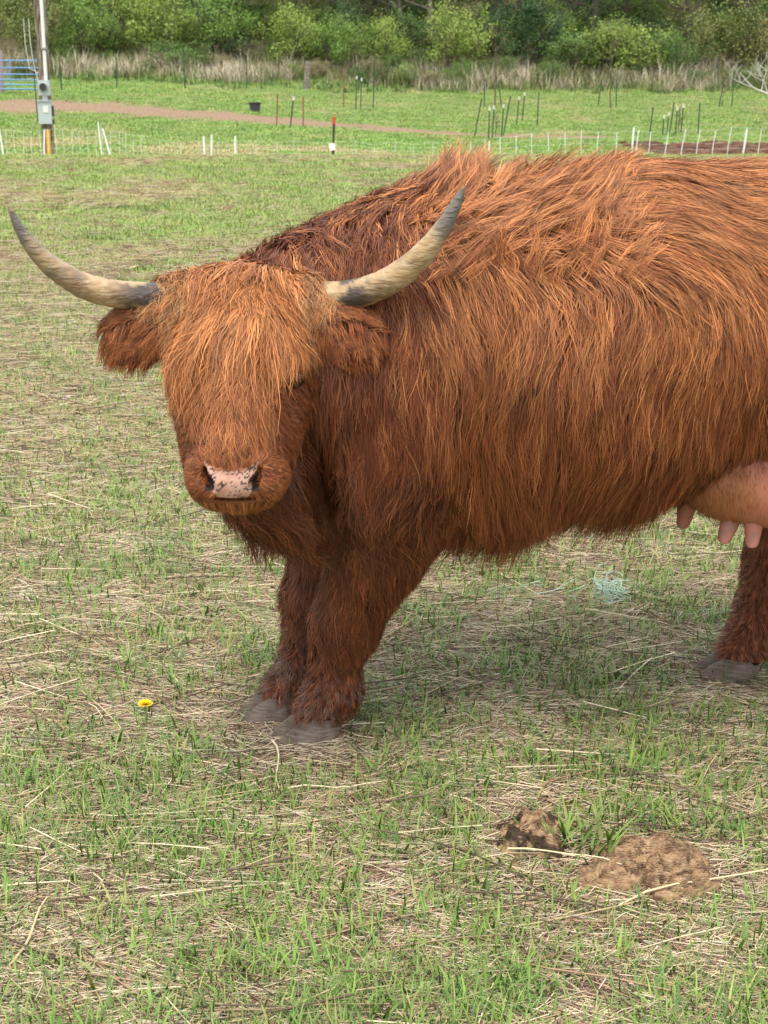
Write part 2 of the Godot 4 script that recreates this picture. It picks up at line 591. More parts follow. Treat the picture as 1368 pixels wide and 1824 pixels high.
# locks of hair rooted on the triangles of the body, falling along the coat
func grow(t: Tris, src: Tris, first: int, f: Field, locks: int, per: int, where: int) -> void:
	var head := where > 0
	var tris := (src.i.size() - first) / 3
	var sum := PackedFloat32Array()
	sum.resize(tris)
	var total := 0.0
	for k in tris:
		var a := src.v[src.i[first + k * 3]]; var b := src.v[src.i[first + k * 3 + 1]]; var c := src.v[src.i[first + k * 3 + 2]]
		var ar := (b - a).cross(c - a).length()
		var ctr := (a + b + c) / 3.0
		var facing := src.n[src.i[first + k * 3]].dot((EYE - ctr).normalized())
		ar *= lerpf(0.22, 1.0, sstep(-0.55, -0.1, facing))          # thinner on the far flank
		if not head:
			if ctr.x > 1.0: ar *= 0.3
			if ctr.y < 0.5: ar *= 1.6
		elif where == 1:
			if ctr.z > -2.575 and ctr.y < 0.76: ar = 0.0
			if ctr.y > 0.95: ar *= 1.5
			if ctr.z < -2.85: ar *= 0.3
			if absf(ctr.x - HX) > 0.13: ar *= 1.7
		total += ar
		sum[k] = total
	var seg := 7
	var gp := PackedVector3Array(); gp.resize(9)
	var gn := PackedVector3Array(); gn.resize(9)
	for l in locks:
		var k := mini(sum.bsearch(rng.randf() * total), tris - 1)
		var ia := src.i[first + k * 3]; var ib := src.i[first + k * 3 + 1]; var ic := src.i[first + k * 3 + 2]
		var u := rng.randf(); var v := rng.randf()
		if u + v > 1.0:
			u = 1.0 - u; v = 1.0 - v
		var p := src.v[ia] + (src.v[ib] - src.v[ia]) * u + (src.v[ic] - src.v[ia]) * v
		var n := (src.n[ia] * (1.0 - u - v) + src.n[ib] * u + src.n[ic] * v).normalized()
		if p.y < 0.075: continue
		if where == 3: style_udder(p, n)
		elif where == 2: style_muzzle(p, n)
		elif head: style_head(p, n)
		else: style_body(p, n)
		if st_keep < 0.5: continue
		seg = 2 if st_len < 0.022 else (4 if st_len < 0.06 else (5 if st_len < 0.1 else 6))
		var flow := (st_dir - n * st_dir.dot(n)).normalized()
		var dir := (flow + n * st_lift).normalized()
		var stepl := st_len / seg
		var q := p
		var ph := rf(0, TAU); var fr := rf(2.0, 5.0)
		gp[0] = p; gn[0] = n
		var nn := n
		for s in range(1, seg + 1):
			var tt := float(s) / seg
			var tgt := (flow * (1.0 - tt * st_drop) + Vector3.DOWN * (tt * st_drop)).normalized()
			if st_lift < 1.0:
				dir = (dir * 0.55 + tgt * 0.45).normalized()
			else:
				dir = (dir * 0.8 + tgt * 0.2).normalized()
			if st_len > 0.04:
				dir = (dir + wob(q, 60.0) * st_curl).normalized()
			q += dir * stepl
			var keep := 0.004 + st_loft * sin(PI * minf(tt * 1.3, 1.0) * 0.5 + 0.2)
			var dd := f.at(q)
			if dd < keep:
				nn = f.grad(q)
				q += nn * (keep - dd)
			gp[s] = q; gn[s] = nn
		var side0 := dir.cross(n).normalized()
		var lw := rf(0.5, 1.3)
		var lock_col := st_col
		var spread := rf(0.006, 0.013) * (0.55 if head else 1.0) * (0.5 if st_len < 0.03 else 1.0)
		for h in per:
			var ox := rf(-1.0, 1.0) * spread; var oy := rf(-1.0, 1.0) * spread
			var cut := rf(0.62, 1.0)
			var amp := st_wave * rf(0.3, 1.3)
			var ph2 := ph + rf(-0.7, 0.7)
			var tw := rf(-0.75, 0.75)
			var cs := cos(tw); var sn := sin(tw)
			var wd := st_w * rf(0.6, 1.35)
			var br := lw * rf(0.78, 1.25)
			var col := Color(lock_col.r * br, lock_col.g * br, lock_col.b * br)
			var b0 := t.v.size()
			var conv := rf(0.35, 0.95) if st_len > 0.075 else rf(-0.2, 0.45)
			var stray := Vector3(rf(-1, 1), rf(-1, 1), rf(-1, 1)) * st_len * (st_fray if rng.randf() < 0.88 else 0.2)
			for s in seg + 1:
				var tt := float(s) / seg
				var g := gp[s] if cut > 0.97 else gp[0].lerp(gp[s], 1.0)
				if cut <= 0.97 and s > 0:
					var at := tt * cut * seg
					var i0 := mini(int(at), seg - 1)
					g = gp[i0].lerp(gp[i0 + 1], at - i0)
				var m := gn[s]
				var tang := (gp[mini(s + 1, seg)] - gp[maxi(s - 1, 0)]).normalized()
				var sd := tang.cross(m)
				if sd.length_squared() < 1e-6: sd = side0
				sd = sd.normalized()
				var keepw := 1.0 - conv * tt
				var up := sd.cross(tang)
				g += sd * (ox * keepw + amp * tt * sin(ph2 + tt * fr * 2.2)) + flow * (oy * (1.0 - tt)) + up * (amp * 0.7 * tt * cos(ph + tt * fr * 1.7)) + stray * tt * tt
				var across := sd * cs + up * sn
				var face := up * cs - sd * sn
				var ww := wd * (1.0 - 0.85 * tt * tt)
				t.v.append(g - across * ww); t.v.append(g + across * ww)
				var sm := m * 0.45 + face * 0.55
				t.n.append((sm - across * 0.45).normalized()); t.n.append((sm + across * 0.45).normalized())
				t.c.append(col); t.c.append(col)
			for s in seg:
				var a := b0 + s * 2
				t.i.append(a); t.i.append(a + 2); t.i.append(a + 1)
				t.i.append(a + 1); t.i.append(a + 2); t.i.append(a + 3)

func build_cow() -> void:
	var t0 := Time.get_ticks_msec()
	var cow := thing("highland_cow", Vector3.ZERO, "shaggy ginger long-horned cow standing broadside with its face turned to the viewer", "cow")
	var f := Field.new(Vector3(-0.6, -0.05, -3.68), Vector3(1.72, 1.32, -2.5), 0.017)
	# barrel
	f.cone(Vector3(0.10, 0.85, -3.07), 0.30, Vector3(0.50, 0.845, -3.10), 0.335, 0.05)
	f.cone(Vector3(0.50, 0.845, -3.10), 0.335, Vector3(0.95, 0.895, -3.13), 0.295, 0.05)
	f.cone(Vector3(0.95, 0.895, -3.13), 0.295, Vector3(1.28, 0.88, -3.15), 0.26, 0.05)
	# topline
	f.cone(Vector3(0.16, 1.035, -3.08), 0.12, Vector3(0.50, 1.08, -3.10), 0.095, 0.08)
	f.cone(Vector3(0.50, 1.08, -3.10), 0.095, Vector3(1.00, 1.115, -3.13), 0.10, 0.08)
	f.cone(Vector3(1.00, 1.10, -3.00), 0.09, Vector3(1.00, 1.10, -3.27), 0.09, 0.10)
	f.cone(Vector3(1.0, 1.1, -3.13), 0.10, Vector3(1.36, 1.05, -3.15), 0.09, 0.10)
	# chest, shoulder, brisket
	f.cone(Vector3(0.02, 0.70, -3.03), 0.25, Vector3(0.22, 0.72, -3.06), 0.26, 0.08)
	f.cone(Vector3(0.12, 0.95, -2.93), 0.13, Vector3(-0.01, 0.66, -2.88), 0.125, 0.08)
	f.cone(Vector3(0.12, 0.95, -3.22), 0.13, Vector3(-0.04, 0.66, -3.20), 0.12, 0.08)
	f.cone(Vector3(-0.04, 0.64, -3.0), 0.20, Vector3(-0.20, 0.60, -2.88), 0.105, 0.08)
	f.cone(Vector3(-0.20, 0.60, -2.88), 0.10, Vector3(-0.25, 0.66, -2.80), 0.07, 0.08)
	# neck
	f.cone(Vector3(0.12, 0.90, -3.06), 0.25, Vector3(-0.14, 0.87, -2.95), 0.19, 0.08)
	f.cone(Vector3(-0.14, 0.87, -2.95), 0.185, Vector3(-0.25, 0.91, -2.84), 0.12, 0.08)
	f.cone(Vector3(0.14, 1.035, -3.08), 0.115, Vector3(-0.16, 0.965, -2.94), 0.085, 0.08)
	# the fold between dewlap and shoulder
	f.ellipsoid(Vector3(-0.125, 0.62, -2.77), Vector3(0.030, 0.15, 0.085), 0.03, Basis(Vector3(0, 0, 1), 0.12), true)
	f.ellipsoid(Vector3(0.130, 0.57, -2.80), Vector3(0.020, 0.13, 0.10), 0.03, Basis(Vector3(0, 0, 1), -0.1), true)
	# near fore leg
	f.cone(Vector3(0.06, 0.64, -2.92), 0.125, Vector3(-0.010, 0.45, -2.92), 0.084, 0.06)
	f.cone(Vector3(-0.010, 0.45, -2.92), 0.082, Vector3(-0.085, 0.27, -2.94), 0.058, 0.04)
	f.cone(Vector3(-0.085, 0.26, -2.94), 0.057, Vector3(-0.105, 0.185, -2.94), 0.040, 0.03)
	f.cone(Vector3(-0.105, 0.185, -2.94), 0.038, Vector3(-0.108, 0.12, -2.94), 0.038, 0.02)
	f.cone(Vector3(-0.108, 0.115, -2.94), 0.048, Vector3(-0.148, 0.055, -2.93), 0.046, 0.03)
	# far fore leg
	f.cone(Vector3(-0.04, 0.62, -3.16), 0.12, Vector3(-0.112, 0.44, -3.13), 0.074, 0.06)
	f.cone(Vector3(-0.112, 0.44, -3.13), 0.074, Vector3(-0.162, 0.27, -3.10), 0.051, 0.04)
	f.cone(Vector3(-0.162, 0.27, -3.10), 0.050, Vector3(-0.182, 0.12, -3.06), 0.036, 0.03)
	f.cone(Vector3(-0.182, 0.115, -3.06), 0.045, Vector3(-0.230, 0.055, -3.04), 0.044, 0.03)
	# hind legs
	f.cone(Vector3(1.14, 0.82, -3.28), 0.20, Vector3(0.98, 0.62, -3.30), 0.14, 0.08)
	f.cone(Vector3(0.98, 0.62, -3.30), 0.13, Vector3(0.945, 0.42, -3.31), 0.072, 0.05)
	f.cone(Vector3(0.945, 0.42, -3.31), 0.070, Vector3(0.895, 0.16, -3.28), 0.052, 0.03)
	f.cone(Vector3(0.895, 0.14, -3.28), 0.056, Vector3(0.845, 0.062, -3.26), 0.05, 0.03)
	f.cone(Vector3(1.14, 0.82, -2.98), 0.20, Vector3(1.06, 0.62, -2.96), 0.14, 0.08)
	f.cone(Vector3(1.06, 0.62, -2.96), 0.13, Vector3(1.20, 0.42, -2.95), 0.068, 0.05)
	f.cone(Vector3(1.20, 0.42, -2.95), 0.066, Vector3(1.13, 0.16, -2.95), 0.050, 0.03)
	f.cone(Vector3(1.13, 0.14, -2.95), 0.056, Vector3(1.07, 0.062, -2.94), 0.05, 0.03)
	# tail
	f.cone(Vector3(1.42, 1.06, -3.15), 0.05, Vector3(1.53, 0.80, -3.15), 0.03, 0.05)
	f.cone(Vector3(1.53, 0.80, -3.15), 0.03, Vector3(1.54, 0.35, -3.15), 0.035, 0.03)
	# head, on its own finer grid
	var hf := Field.new(Vector3(-0.60, 0.58, -2.98), Vector3(0.06, 1.14, -2.40), 0.006)
	hf.cone(Vector3(HX - 0.115, 0.980, -2.79), 0.045, Vector3(HX + 0.115, 0.980, -2.79), 0.045, 0.03)
	hf.cone(Vector3(HX, 0.955, -2.80), 0.078, Vector3(HX, 0.89, -2.715), 0.104, 0.05)
	hf.cone(Vector3(HX, 0.89, -2.715), 0.104, Vector3(HX, 0.80, -2.605), 0.066, 0.04)
	hf.cone(Vector3(HX, 0.80, -2.605), 0.066, Vector3(HX, 0.735, -2.54), 0.060, 0.04)
	for s in [-1.0, 1.0]:
		hf.cone(Vector3(HX + s * 0.050, 0.84, -2.74), 0.08, Vector3(HX + s * 0.032, 0.725, -2.60), 0.058, 0.04)
		hf.ellipsoid(Vector3(HX + s * 0.088, 0.885, -2.645), Vector3(0.028, 0.022, 0.035), 0.03)     # brow
		# ear: a stalk and a leaf cupped forward
		hf.cone(Vector3(HX + s * 0.10, 0.952, -2.78), 0.03, Vector3(HX + s * 0.145, 0.950, -2.765), 0.024, 0.02)
		var eb := Basis(Vector3(0, 0, 1), s * -0.22) * Basis(Vector3(1, 0, 0), -0.25)
		hf.ellipsoid(Vector3(HX + s * 0.190, 0.935, -2.745), Vector3(0.068, 0.046, 0.017), 0.025, eb)
		hf.ellipsoid(Vector3(HX + s * 0.195, 0.929, -2.728), Vector3(0.042, 0.026, 0.012), 0.01, eb, true)
	# muzzle on a finer grid still
	var mf := Field.new(Vector3(HX - 0.13, 0.615, -2.68), Vector3(HX + 0.13, 0.82, -2.42), 0.0034)
	mf.cone(Vector3(HX, 0.82, -2.63), 0.068, Vector3(HX, 0.735, -2.545), 0.066, 0.03)
	for s in [-1.0, 1.0]:
		mf.cone(Vector3(HX + s * 0.040, 0.77, -2.66), 0.07, Vector3(HX + s * 0.028, 0.705, -2.59), 0.062, 0.03)
		mf.ellipsoid(Vector3(HX + s * 0.041, 0.710, -2.530), Vector3(0.038, 0.043, 0.050), 0.035)          # whisker pad
		mf.ellipsoid(Vector3(HX + s * 0.030, 0.748, -2.505), Vector3(0.026, 0.016, 0.026), 0.02)          # wing of the nostril
	mf.ellipsoid(Vector3(HX, 0.675, -2.545), Vector3(0.052, 0.023, 0.050), 0.012)                            # chin
	mf.ellipsoid(Vector3(HX, 0.722, -2.487), Vector3(0.045, 0.037, 0.026), 0.012)                            # nose pad
	for s in [-1.0, 1.0]:
		mf.ellipsoid(Vector3(HX + s * 0.0400, 0.715, -2.466), Vector3(0.0085, 0.017, 0.030), 0.005, Basis(Vector3(0, 0, 1), s * -0.35), true)
		mf.ellipsoid(Vector3(HX + s * 0.0475, 0.733, -2.475), Vector3(0.0045, 0.014, 0.026), 0.004, Basis(Vector3(0, 0, 1), s * 0.1), true)
	mf.ellipsoid(Vector3(HX, 0.6835, -2.475), Vector3(0.058, 0.0035, 0.040), 0.004, Basis(), true)           # mouth
	var body := Tris.new()
	var hide := Color(0.11, 0.038, 0.016)
	f.nets(body, hide)
	var head_first := body.i.size()
	hf.nets(body, hide)
	var muz_first := body.i.size()
	var muz_v := body.v.size()
	mf.nets(body, Color(0.17, 0.062, 0.025))
	for k in range(muz_v, body.v.size()):
		var p := body.v[k]
		if is_nose(p):
			var sp := noise_b.get_noise_3dv(p * 7500.0) + 0.6 * noise_b.get_noise_3dv(p * 1900.0)
			var out := absf(p.x - HX)
			var c := Color(0.56, 0.345, 0.275).lerp(Color(0.48, 0.26, 0.20), sstep(-0.2, 0.3, noise_b.get_noise_3dv(p * 900.0)))
			c = c.lerp(Color(0.05, 0.035, 0.032), sstep(0.25, 0.42, sp + 0.25 * sstep(0.018, 0.042, out)))       # dark freckles, thick by the nostrils
			if nose_zone(p) == 2: c = Color(0.045, 0.028, 0.026)
			body.c[k] = c
	var hide_mat := vmat(0.7, 0.3)
	part("body", body.mesh(), hide_mat, cow)
	var hair_mat := vmat(0.5, 0.38)
	hair_mat.backlight_enabled = true
	hair_mat.backlight = Color(0.25, 0.25, 0.25)
	var coat := Tris.new()
	rng.seed = 11
	var bsrc := Tris.new()
	bsrc.v = body.v; bsrc.n = body.n; bsrc.i = body.i.slice(0, head_first)
	grow(coat, bsrc, 0, f, 23500, 7, 0)
	var co := part("coat", coat.mesh(), hair_mat, cow)
	co.set_meta("label", "long wavy ginger coat hanging over the flanks")
	co.set_meta("kind", "stuff")
	var face := Tris.new()
	var hsrc := Tris.new()
	hsrc.v = body.v; hsrc.n = body.n; hsrc.i = body.i.slice(head_first, muz_first)
	grow(face, hsrc, 0, hf, 9000, 7, 1)
	grow(face, body, muz_first, mf, 7000, 4, 2)
	var fo := part("face_hair", face.mesh(), hair_mat, cow)
	fo.set_meta("label", "pale ginger forelock and face hair")
	fo.set_meta("kind", "stuff")
	build_horns(cow)
	build_eyes(cow)
	build_udder(cow)
	build_hooves(cow)

func build_horns(cow: Node3D) -> void:
	var m := vmat(0.5, 0.45)
	m.heightmap_enabled = true
	m.heightmap_texture = noise_tex(0.02, [[0.2, Color(0, 0, 0)], [0.8, Color(1, 1, 1)]], 256, FastNoiseLite.TYPE_SIMPLEX, 9, 5)
	m.heightmap_scale = 0.18
	m.uv1_triplanar = true
	m.uv1_world_triplanar = true
	m.uv1_scale = Vector3(5, 14, 9)
	var specs := [
		[[Vector3(-0.385, 0.995, -2.77), Vector3(-0.45, 1.000, -2.745), Vector3(-0.535, 1.018, -2.715), Vector3(-0.60, 1.062, -2.69), Vector3(-0.642, 1.118, -2.67), Vector3(-0.664, 1.174, -2.66)], [0.0275, 0.0265, 0.0245, 0.0195, 0.0118, 0.0022]],
		[[Vector3(-0.15, 0.992, -2.785), Vector3(-0.068, 1.000, -2.76), Vector3(0.0, 1.025, -2.735), Vector3(0.062, 1.072, -2.715), Vector3(0.105, 1.128, -2.705), Vector3(0.128, 1.170, -2.70), Vector3(0.144, 1.205, -2.70)], [0.0290, 0.0278, 0.0264, 0.0230, 0.0165, 0.0108, 0.0022]]]
	for s in specs:
		var cv := curve(s[0], s[1], 14)
		var pts: PackedVector3Array = cv[0]
		var rad: PackedFloat32Array = cv[1]
		var np := pts.size()
		for k in np:
			rad[k] *= 1.0 + 0.035 * noise_b.get_noise_2d(k * 18.0, pts[0].x * 100.0)
		var t := Tris.new()
		tube_into(t, pts, rad, 28)
		for k in t.v.size():
			var along := clampf(float(mini(k / 28, np - 1)) / (np - 1), 0.0, 1.0)
			var p := t.v[k]
			var n1 := noise_b.get_noise_3dv(p * Vector3(420, 420, 420))
			var n2 := noise_b.get_noise_3dv(p * 1500.0 + Vector3(9, 1, 4))
			var c := Color(0.34, 0.235, 0.125)
			c = c.lerp(Color(0.22, 0.14, 0.075), sstep(-0.15, 0.4, n1))
			c = c.lerp(Color(0.52, 0.44, 0.32), 0.3 * sstep(0.05, 0.4, n2))
			c = c.lerp(Color(0.14, 0.125, 0.11), sstep(0.5, 0.8, along + 0.22 * n1 + 0.1 * n2))       # grey horn towards the point
			c = c.lerp(Color(0.33, 0.24, 0.16), sstep(0.93, 1.0, along + 0.05 * n1))                       # worn tip
			c = c.lerp(Color(0.055, 0.045, 0.04), sstep(0.02, 0.22, n1 + 0.35 * n2) * (1.0 - sstep(0.22, 0.36, along)))  # dark scurf by the root
			t.c[k] = c
			t.v[k] += t.n[k] * 0.0012 * n2
		part("horn", t.mesh(), m, cow)

func sphere(r: float, seg := 20) -> SphereMesh:
	var s := SphereMesh.new()
	s.radius = r; s.height = 2.0 * r; s.radial_segments = seg; s.rings = seg / 2
	return s

func build_eyes(cow: Node3D) -> void:
	var m := mat(Color(0.012, 0.007, 0.005), 0.08, 0.6)
	for s in [-1.0, 1.0]:
		var e := part("eye", sphere(0.019), m, cow)
		e.position = Vector3(HX + s * 0.101, 0.868, -2.634)

func build_udder(cow: Node3D) -> void:
	var f := Field.new(Vector3(0.50, 0.36, -3.35), Vector3(1.12, 0.82, -2.72), 0.011)
	f.cone(Vector3(0.76, 0.63, -3.02), 0.125, Vector3(0.90, 0.66, -3.08), 0.13, 0.05)
	f.cone(Vector3(0.735, 0.592, -2.955), 0.092, Vector3(0.81, 0.580, -2.945), 0.094, 0.05)
	f.cone(Vector3(0.68, 0.585, -3.10), 0.065, Vector3(0.80, 0.585, -3.12), 0.085, 0.05)
	f.cone(Vector3(0.63, 0.62, -3.02), 0.065, Vector3(0.70, 0.60, -3.0), 0.09, 0.05)
	var t := Tris.new()
	f.nets(t, Color(1, 1, 1))
	for k in t.v.size():
		var p := t.v[k]
		var n := noise_b.get_noise_3dv(p * 260.0)
		var c := Color(0.37, 0.15, 0.078).lerp(Color(0.43, 0.16, 0.105), sstep(-0.3, 0.3, n + (p.x - 0.78) * 4.0))
		t.c[k] = c
	var m := vmat(0.55, 0.4)
	m.subsurf_scatter_enabled = true
	m.subsurf_scatter_strength = 0.12
	var u := part("udder", t.mesh(), m, cow)
	u.set_meta("label", "bare pink udder between belly and hind legs")
	var down := Tris.new()
	rng.seed = 5
	grow(down, t, 0, f, 11000, 1, 3)
	var dn := part("udder_down", down.mesh(), vmat(0.6, 0.3), u)
	dn.set_meta("kind", "stuff")
	var tm := vmat(0.5, 0.4)
	tm.subsurf_scatter_enabled = true
	tm.subsurf_scatter_strength = 0.12
	for s in [[Vector3(0.732, 0.535, -2.945), Vector3(-0.024, -0.082, 0.012), 0.026], [Vector3(0.768, 0.530, -2.925), Vector3(-0.004, -0.080, 0.010), 0.025], [Vector3(0.660, 0.525, -3.06), Vector3(-0.012, -0.080, 0.0), 0.026], [Vector3(0.80, 0.53, -3.14), Vector3(0.0, -0.07, 0.0), 0.025]]:
		var a: Vector3 = s[0]; var dv: Vector3 = s[1]; var r: float = s[2]
		var tt := Tris.new()
		var cv := curve([a - dv * 0.3, a, a + dv * 0.5, a + dv * 0.88, a + dv], [r * 1.9, r * 1.15, r * 0.74, r * 0.56, r * 0.2], 4)
		tube_into(tt, cv[0], cv[1], 14)
		for k in tt.v.size():
			var n := noise_b.get_noise_3dv(tt.v[k] * 900.0)
			tt.c[k] = Color(0.42, 0.165, 0.12).lerp(Color(0.30, 0.15, 0.12), sstep(0.0, 0.4, n))
			tt.v[k] += tt.n[k] * 0.0008 * noise_b.get_noise_3dv(tt.v[k] * 1600.0)
		part("teat", tt.mesh(), tm, u)

func build_hooves(cow: Node3D) -> void:
	var tex := noise_tex(0.03, [[0.25, Color(0.66, 0.60, 0.55)], [0.5, Color(0.86, 0.84, 0.82)], [0.8, Color(1, 1, 1)]], 256, FastNoiseLite.TYPE_SIMPLEX, 21, 5)
	
	var m := textured(Color(0.165, 0.128, 0.105), tex, 7.0, 0.6, 0.1)
	m.uv1_scale = Vector3(3, 26, 3)        # growth rings
	# toe points along dir; each hoof is two claws and two dewclaws
	for s in [[Vector3(-0.172, 0, -2.92), Vector3(-1.0, 0, 0.42)], [Vector3(-0.258, 0, -3.03), Vector3(-1.0, 0, 0.35)], [Vector3(0.805, 0, -3.255), Vector3(-1.0, 0, 0.1)], [Vector3(1.05, 0, -2.94), Vector3(-1.0, 0, 0.1)]]:
		var h := Node3D.new()
		h.name = "hoof"
		cow.add_child(h, true)
		var fw: Vector3 = (s[1] as Vector3).normalized()
		var sd := fw.cross(Vector3.UP)
		h.transform = Transform3D(Basis(sd * 1.2, Vector3.UP * 1.12, -fw * 1.3), s[0])
		for q in [-1.0, 1.0]:
			var t := Tris.new()
			var ring := 14
			var rows := [[0.0, 1.06, 0.0], [0.012, 1.04, 0.002], [0.03, 0.93, 0.012], [0.048, 0.78, 0.024], [0.062, 0.62, 0.036]]
			for r in rows:
				for j in ring:
					var a := TAU * j / ring
					var x: float = 0.027 * cos(a)
					var z: float = -sin(a) * (0.062 if sin(a) > 0 else 0.042)   # toe towards -z
					if sin(a) > 0: x = x * (1.0 - 0.45 * pow(sin(a), 2.0)) - q * 0.010 * pow(sin(a), 2.0)
					var p := Vector3(q * 0.027 + x * r[1], r[0] * (1.0 if z < 0 else 0.85), z * r[1] + r[2])
					t.v.append(p); t.c.append(Color(1, 1, 1))
					t.n.append(Vector3(cos(a), 0.45, -sin(a)).normalized())
			for k in rows.size() - 1:
				for j in ring:
					var a := k * ring + j; var b := k * ring + (j + 1) % ring
					t.i.append_array([a, a + ring, b, b, a + ring, b + ring])
			var c0 := t.v.size()
			t.v.append(Vector3(q * 0.027, 0.064, 0.036)); t.n.append(Vector3.UP); t.c.append(Color(1, 1, 1))
			for j in ring:
				t.i.append_array([c0, (rows.size() - 1) * ring + j, (rows.size() - 1) * ring + (j + 1) % ring])
			part("claw", t.mesh(), m, h)
			var dw := part("dewclaw", tube([Vector3(q * 0.020, 0.085, 0.055), Vector3(q * 0.022, 0.068, 0.066), Vector3(q * 0.022, 0.056, 0.072)], [0.010, 0.010, 0.004], 8), m, h)
			dw.rotation.x = 0.0

# ---------------------------------------------------------------- ground cover
func blade_into(t: Tris, base: Vector3, yaw: float, length: float, width: float, bend: float, col: Color, segs := 3, tilt := 0.15) -> void:
	var dir := Vector3(cos(yaw), 0, sin(yaw))
	var side := Vector3(-sin(yaw), 0, cos(yaw))
	var p := base
	var a := tilt
	var k0 := t.v.size()
	for s in segs + 1:
		var tt := float(s) / segs
		var w := width * 0.5 * (1.0 - tt * tt) * (0.75 + 0.5 * minf(tt * 3.0, 1.0))
		var d := dir * sin(a) + Vector3.UP * cos(a)
		var nn := (dir * -cos(a) + Vector3.UP * sin(a)).normalized()
		if nn.y < 0: nn = -nn
		var soft := (nn * 0.5 + Vector3.UP * 0.6).normalized()
		var c := col * (1.0 + 0.12 * tt)
		c.a = 1.0
		if s == segs:
			t.v.append(p); t.n.append(soft); t.c.append(c)
		else:
			t.v.append(p - side * w); t.v.append(p + side * w)
			t.n.append((soft - side * 0.3).normalized()); t.n.append((soft + side * 0.3).normalized())
			t.c.append(c); t.c.append(c)
		p += d * (length / segs)
		a += bend / segs
	for s in segs:
		var k := k0 + s * 2
		if s < segs - 1:
			t.i.append_array([k, k + 2, k + 1, k + 1, k + 2, k + 3])
		else:
			t.i.append_array([k, k + 2, k + 1])

func turf(blades: int, disc: float, lmin: float, lmax: float, w: float, bend: float, vary := 0.35) -> ArrayMesh:
	var t := Tris.new()
	for b in blades:
		var a := rf(0, TAU); var r := disc * sqrt(rng.randf())
		var v := rf(1.0 - vary, 1.0 + vary)
		blade_into(t, Vector3(cos(a) * r, -0.004, sin(a) * r), rf(0, TAU), rf(lmin, lmax), w * rf(0.7, 1.3), bend * rf(0.2, 1.2), Color(v * rf(0.85, 1.2), v, v * rf(0.7, 1.1)), 3, rf(0.05, 0.6))
	return t.mesh()

func straw_into(t: Tris, mid: Vector3, yaw: float, length: float, r: float, col: Color, lift: float) -> void:
	var d := Vector3(cos(yaw), rf(-0.12, 0.12) + lift, sin(yaw))
	var s := Vector3(-sin(yaw), 0, cos(yaw))
	var bow := rf(-0.12, 0.12) * length
	var kink := rf(-0.05, 0.05) * length
	var pts := PackedVector3Array(); var rad := PackedFloat32Array()
	for k in 4:
		var u := k / 3.0 - 0.5
		var q := mid + d * (u * length) + s * (bow * (1.0 - 4.0 * u * u) + (kink if k == 1 else 0.0)) + Vector3.UP * (0.15 * absf(bow) * (1.0 - 4.0 * u * u))
		q.y = maxf(q.y, 0.001)
		pts.append(q)
		rad.append(r * (1.0 - 0.35 * k / 3.0))
	tube_into(t, pts, rad, 4, PackedColorArray([col]))

func straw_tone() -> Color:
	var c := Color(0.46, 0.355, 0.215)
	var q := rng.randf()
	if q < 0.16: c = Color(0.60, 0.51, 0.36)
	elif q < 0.36: c = Color(0.40, 0.28, 0.20)
	elif q < 0.54: c = Color(0.25, 0.165, 0.11)
	elif q < 0.66: c = Color(0.11, 0.075, 0.05)
	elif q < 0.76: c = Color(0.47, 0.41, 0.34)
	var v := rf(0.75, 1.15)
	return Color(c.r * v, c.g * v, c.b * v)

func litter(n: int, disc: float, lmin: float, lmax: float, rmin: float, rmax: float) -> ArrayMesh:
	var t := Tris.new()
	for k in n:
		var a := rf(0, TAU); var r := disc * sqrt(rng.randf())
		var yaw := rng.randfn(0.0, 0.5) if rng.randf() < 0.62 else rf(0, TAU)
		straw_into(t, Vector3(cos(a) * r, rf(0.002, 0.022), sin(a) * r), yaw, rf(lmin, lmax), rf(rmin, rmax), straw_tone(), rf(-0.05, 0.08))
	return t.mesh()

func scatter(called: String, mesh: Mesh, m: Material, at: Array, cols: Array, label: String, category: String, parent: Node3D = self) -> void:
	var mm := MultiMesh.new()
	mm.transform_format = MultiMesh.TRANSFORM_3D
	mm.use_colors = true
	mm.mesh = mesh
	mm.instance_count = at.size()
	for k in at.size():
		mm.set_instance_transform(k, at[k])
		mm.set_instance_color(k, cols[k])
	var o := MultiMeshInstance3D.new()
	o.name = numbered(called)
	o.multimesh = mm
	o.material_override = m
	parent.add_child(o, true)
	tag(o, label, category, "", "stuff")

const PATS := [[0.268, 2.47, 0.085], [0.47, 2.36, 0.145], [0.60, 2.33, 0.07]]
func on_pat(x: float, d: float, grow_by := 0.0) -> bool:
	for q in PATS:
		if Vector2(x - q[0], (d - q[1]) * 1.2).length() < q[2] + grow_by: return true
	return false

const FEET := [[-0.20, 2.87, 0.13], [-0.28, 2.97, 0.10], [0.78, 3.20, 0.11], [-0.13, 2.90, 0.09]]
func by_hoof(x: float, d: float) -> bool:
	for q in FEET:
		if Vector2(x - q[0], d - q[1]).length() < q[2]: return true
	return false

func greenness(x: float, d: float) -> float:
	# 0 straw, 1 grass
	var n := 0.75 * noise_b.get_noise_2d(x * 70.0, d * 55.0) + 0.75 * noise_b.get_noise_2d(x * 210.0 + 50.0, d * 170.0)
	return sstep(-0.45, 0.5, n + 0.16 * sstep(4.5, 10.0, d))

func xf(x: float, d: float, yaw: float, s: float, lean_by := 0.0) -> Transform3D:
	var b := Basis(Vector3.UP, yaw)
	if lean_by != 0.0: b = Basis(Vector3(cos(yaw * 3.0), 0, sin(yaw * 3.0)), lean_by) * b
	return Transform3D(b.scaled(Vector3.ONE * s), on_ground(x, d))

func spot(d0: float, d1: float) -> Vector2:
	# thinning with the square of the distance
	var d := d0 * exp(rng.randf() * log(d1 / d0))
	return Vector2(rf(-1.0, 1.0) * (0.37 * d + 0.55), d)

